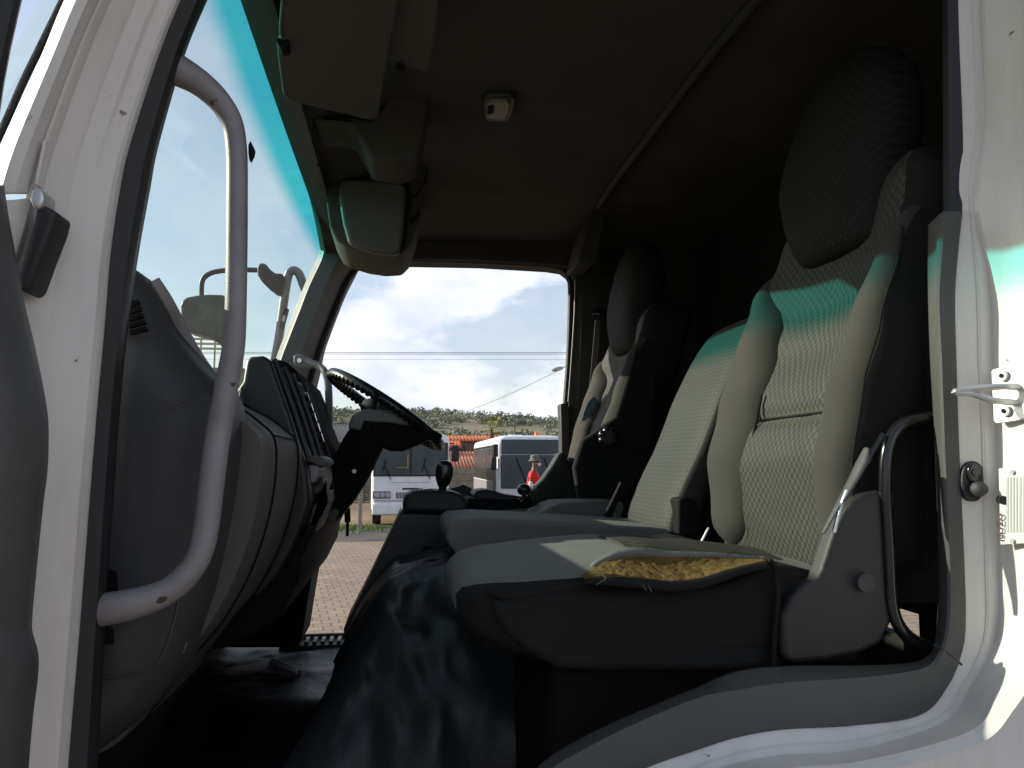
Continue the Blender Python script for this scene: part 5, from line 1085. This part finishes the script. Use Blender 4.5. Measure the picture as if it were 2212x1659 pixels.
for s_ in (-1, 1):
    sv = [(-0.035 if s_ < 0 else 0, s_ * .226, 1.25, .058), (-0.06 if s_ < 0 else -.02, s_ * .232, 1.14, .055), (0.08, s_ * .21, 1.085, .048), (0.17, s_ * .19, 1.065, .042)]
    skin_mesh('sleeve', sv, [(0, 1), (1, 2), (2, 3)], wh, per)
skin_mesh('trousers', [(0, 0, 0.93, .15, .17), (0, -.10, 0.84, .11), (0.03, -.11, 0.48, .085), (-0.03, -.11, 0.12, .075), (0, .10, 0.84, .11), (0.0, .11, 0.48, .085), (-0.05, .11, 0.12, .075)], [(0, 1), (1, 2), (2, 3), (0, 4), (4, 5), (5, 6)], blk, per)
bm = bmesh.new(); bm_loft(bm, [sring((0.05, 0, z), (1, 0, 0), (0, 1, 0), a, a * .93, 24, 2) for z, a in ((1.715, 0.17), (1.735, 0.15), (1.75, 0.118), (1.80, 0.112), (1.845, 0.105), (1.862, 0.085), (1.866, 0.04))]); q = link('hat', bm, hatm, None, angle=60); q.parent = per
bm = bmesh.new(); bm_ell(bm, (0.155, 0, 1.635), (0.045, 0.055, 0.05), 16); bm_tube(bm, [Vector((0.14, -0.05, 1.65)), Vector((0.06, -0.098, 1.67))], 0.004, 6); q = link('face_mask', bm, wh, None); q.parent = per
bm = bmesh.new(); bm_ell(bm, (0.152, 0, 1.685), (0.022, 0.014, 0.02), 10); q = link('nose', bm, skin, None); q.parent = per
for s_ in (-1, 1):
    bm = bmesh.new(); bm_ell(bm, (0.135, s_ * 0.034, 1.700), (0.010, 0.012, 0.008), 8); q = link('eye', bm, M['matt'], None); q.parent = per
    bm = bmesh.new(); bm_ell(bm, (0.05, s_ * 0.092, 1.675), (0.022, 0.010, 0.03), 10); q = link('ear', bm, skin, None); q.parent = per
cb = box('concrete_block', (PXY.x, 20.1, 0.178), (1.6, 1.0, 0.356), mat('block_concrete', (0.32, 0.30, 0.27), 0.9, var=0.15), None, bevel=0.02); tag(cb, 'low concrete block the person in red stands on', 'concrete block')

# precast wall, sheds, roofs -----------------------------------------
conc = mat('precast_concrete', (0.24, 0.215, 0.17), 0.9, 0.2, var=0.2, vscale=2.2, stain=(0.12, 0.10, 0.07), stain_amt=0.6, stain_scale=1.2)
pw = empty('precast_wall', (0, 44, 0), 'weathered precast concrete slab wall behind the two white buses', 'wall')
for i in range(22):
    x0 = -22 + i * 2.0
    part('post', pw, conc, (x0 - 0.07, x0 + 0.07, -0.09, 0.09, 0, 1.95), bevel=0.01)
    bm = bmesh.new()
    for k in range(5):
        z0 = 0.02 + k * 0.345; rbox(bm, x0 + 0.07, x0 + 1.93, -0.03 - 0.01 * (k % 2), 0.03, z0, z0 + 0.325)
    q = link('panel', bm, conc, None, bevel=0.02); q.parent = pw
rust = mat('red_roof_sheet', (0.36, 0.145, 0.095), 0.8, 0.2, var=0.15, vscale=1.5); tile = mat('orange_tile', (0.42, 0.13, 0.06), 0.85, 0.2, var=0.15, vscale=0.8)
brickw = mat('pink_brown_wall', (0.22, 0.125, 0.095), 0.9, var=0.2, vscale=0.7); greyroof = mat('grey_roof_sheet', (0.27, 0.24, 0.20), 0.75, var=0.15, vscale=0.8); cream = mat('cream_paint', (0.50, 0.44, 0.26), 0.7)
def corr_roof(name, root, x0, x1, y0, y1, z0, z1, m, n):
    bm = bmesh.new(); rows = []
    for i in range(n * 4 + 1):
        x = lerp(x0, x1, i / (n * 4)); b_ = 0.035 * math.sin(i * math.pi / 2); rows.append([Vector((x, lerp(y0, y1, j / 2), lerp(z0, z1, j / 2) + b_)) for j in range(3)])
    bm_loft(bm, rows, closed=False, cap=False); q = link(name, bm, m, None, angle=80, solid=0.02); q.parent = root
sh = empty('shed', (4.0, 50, 0), 'low shed with a red corrugated roof behind the precast wall', 'shed')
part('wall', sh, brickw, (-6, 6, 0.3, 5, 0, 1.65)); corr_roof('roof', sh, -6.3, 6.3, 0, 5.2, 1.62, 2.72, rust, 60)
sh2 = empty('shed', (-5.4, 58, 0), 'building with a pale grey corrugated roof left of the steering column', 'building')
part('wall', sh2, conc, (-7, 7, 0.3, 7, 0, 3.4)); corr_roof('roof', sh2, -7.3, 7.2, 0, 7.4, 3.4, 4.95, greyroof, 50)
hs = empty('row_house', (12.5, 112, 0), 'long pink walled house with an orange tiled roof below the hill', 'house')
part('wall', hs, brickw, (-16, 16, 0.4, 8, 0, 4.9)); corr_roof('roof', hs, -16.6, 16.6, 0, 4.4, 4.85, 5.75, tile, 70)
for k in range(7):
    wv = part('window', hs, M['busglass2'], (-14 + k * 4.4, -12.8 + k * 4.4, 0.36, 0.42, 3.2, 4.3))
hs2 = empty('small_house', (1.5, 96, 0), 'small house with orange roof half hidden by the left bus', 'house')
part('wall', hs2, brickw, (-5, 5, 0.4, 6, 0, 3.7)); corr_roof('roof', hs2, -5.4, 5.4, 0, 3.4, 3.65, 4.6, tile, 30)
cbld = empty('railed_building', (-14.6, 62, 0), 'flat roofed building topped by a cream railing beyond the hanging mirror', 'building')
part('wall', cbld, conc, (-5, 3.0, 0, 8, 0, 8.9))
bm = bmesh.new()
for z in (10.9, 10.55, 10.2): rbox(bm, -5, 3.0, -0.08, 0.0, z, z + 0.16)
for k in range(9): rbox(bm, -5 + k * 0.98, -4.88 + k * 0.98, -0.07, 0.01, 8.9, 11.0)
q = link('railing', bm, cream, None); q.parent = cbld

# palm, poles, wires, lamp -------------------------------------------
pm = empty('palm_tree', (W(1062, 940, 100).x, 100, 0), 'palm tree with drooping fronds between the two buses', 'palm tree')
tz = W(1062, 925, 100).z
bm = bmesh.new(); bm_tube(bm, [Vector((0.3, 0, 0)), Vector((0.1, 0, tz * .5)), Vector((0, 0, tz))], [0.35, 0.28, 0.24], 12, True, 14); q = link('trunk', bm, mat('palm_bark', (0.14, 0.10, 0.07), 0.95, var=0.3, vscale=4), None); q.parent = pm
bm = bmesh.new()
for i in range(30):
    a = random.uniform(0, 2 * math.pi); el = random.uniform(-0.5, 1.35); Lf = random.uniform(1.2, 1.8); d = Vector((math.cos(a) * math.cos(el), math.sin(a) * math.cos(el), math.sin(el)))
    base = Vector((0, 0, tz)); tip = base + d * Lf * 0.75; sd = d.cross(Vector((0, 0, 1))).normalized(); up = sd.cross(d)
    bm_tube(bm, [base, tip], [0.03, 0.02], 5)
    for k in range(13):                                       # fan of leaflets
        t = (k / 12 - 0.5) * 2.3; dd = (d * math.cos(t) + sd * math.sin(t)).normalized(); e = tip + dd * 0.72 + Vector((0, 0, -0.22 * abs(t)))
        mid = tip + dd * 0.4; n_ = dd.cross(up).normalized() * 0.045
        bm.faces.new([bm.verts.new(tip), bm.verts.new(mid + n_), bm.verts.new(e), bm.verts.new(mid - n_)])
q = link('crown', bm, mat('palm_leaf', (0.30, 0.32, 0.11), 0.6, var=0.35, vscale=1.5), None, smooth=False); q.parent = pm
def pole(px, py, y, r, label, name='utility_pole', arm=True):
    p = W(px, py, y); rt = empty(name, (p.x, y, 0), label, 'pole')
    bm = bmesh.new(); bm_tube(bm, [Vector((0, 0, 0)), Vector((0, 0, p.z))], [r * 1.2, r], 10); q = link('post', bm, conc, None); q.parent = rt
    if arm:
        q = part('crossarm', rt, conc, (-0.55, 0.55, -0.06, 0.06, p.z - 0.5, p.z - 0.36))
        for x in (-.45, 0, .45):
            bm = bmesh.new(); bm_cyl(bm, (x, 0, p.z - 0.26), (0, 0, 1), 0.06, 0.18, 8); k_ = link('insulator', bm, M['rail'], None); k_.parent = q
pole(1111, 913, 130, 0.17, 'pale utility pole standing up behind the tall bus')
pole(1029, 977, 48, 0.05, 'thin steel post with wire beside the precast wall', 'steel_post', False)
lp_ = W(1203, 797, 60); lr = empty('street_lamp', (lp_.x + 1.8, 60, 0), 'street lamp with pale oval head near the far door pillar', 'street lamp')
bm = bmesh.new(); bm_tube(bm, [Vector((0, 0, 0)), Vector((0, 0, lp_.z - .2)), Vector((-0.25, 0, lp_.z + .28)), Vector((-1.3, 0, lp_.z + .15))], [0.09, 0.07, 0.05, 0.035], 10, True, 30); q = link('post', bm, M['rail'], None); q.parent = lr
bm = bmesh.new(); bm_ell(bm, (-1.75, 0, lp_.z), (0.48, 0.2, 0.17), 18, rot=Matrix.Rotation(R(-14), 3, 'Y')); q = link('lamp_head', bm, M['light'], None); q.parent = lr
wirem = mat('wire', (0.10, 0.10, 0.11), 0.6)
def wire(a, b, da, db, sag, r, label, group=None):
    p, q = Vector((0, 0, CH)) + ray(*a) * da, Vector((0, 0, CH)) + ray(*b) * db
    pts = [p.lerp(q, t / 40) - Vector((0, 0, sag * 4 * (t / 40) * (1 - t / 40))) for t in range(41)]
    o_ = tube('overhead_wire', pts, r, wirem, None, seg=6); tag(o_, label, 'wire', group); o_['label'] = label
wire((-900, 752), (3000, 752), 42, 42, 0.23, 0.014, 'upper one of the thick wires crossing the sky behind the steering wheel', 'wires across the sky')
wire((-900, 757), (3000, 757), 42, 42, 0.19, 0.014, 'lower one of the thick wires crossing the sky behind the steering wheel', 'wires across the sky')
wire((-900, 768), (3000, 770), 46, 46, 0.2, 0.007, 'faint lowest wire running level under the two thick wires', 'wires across the sky')
wire((1214, 796), (905, 908), 60, 130, 0.9, 0.022, 'slanting wire falling left from the street lamp to the hill', 'wires across the sky')
# posts and grass left of the near bus
pp = W(779, 1060, 25.0)
sp = empty('perforated_post', (pp.x, 25.0, 0), 'pale perforated steel post standing left of the striped bus', 'post')
part('post', sp, M['steel'] if False else mat('pale_post', (0.38, 0.33, 0.27), 0.7, var=0.15, vscale=8), (-0.06, 0.06, -0.03, 0.03, 0, 1.65), bevel=0.005)
bm = bmesh.new()
for k in range(16): bm_cyl(bm, (0, -0.033, 0.12 + k * 0.095), (0, 1, 0), 0.014, 0.008, 8)
q = link('hole', bm, M['matt'], None); q.parent = sp
grassm = mat('grass', (0.10, 0.17, 0.03), 0.8, var=0.4, vscale=3)
bm = bmesh.new()
for i in range(2600):
    x = random.gauss(-1.9, 0.9); y = 26.2 + random.gauss(0, 0.7) ; hgt = random.uniform(0.04, 0.15); a = random.uniform(0, 6.28); s = 0.012
    d = Vector((math.cos(a), math.sin(a), 0)) * s; p = Vector((x, y, -0.01)); bm.faces.new([bm.verts.new(p - d), bm.verts.new(p + d), bm.verts.new(p + Vector((random.uniform(-.05, .05), random.uniform(-.05, .05), hgt)))])
gr = link('grass', bm, grassm, None, smooth=False); tag(gr, 'patch of short green grass beside the striped bus', 'grass', None, 'stuff')

# group leftovers
for o_ in bpy.data.objects:
    if o_.name.startswith('cab_floor'): pass
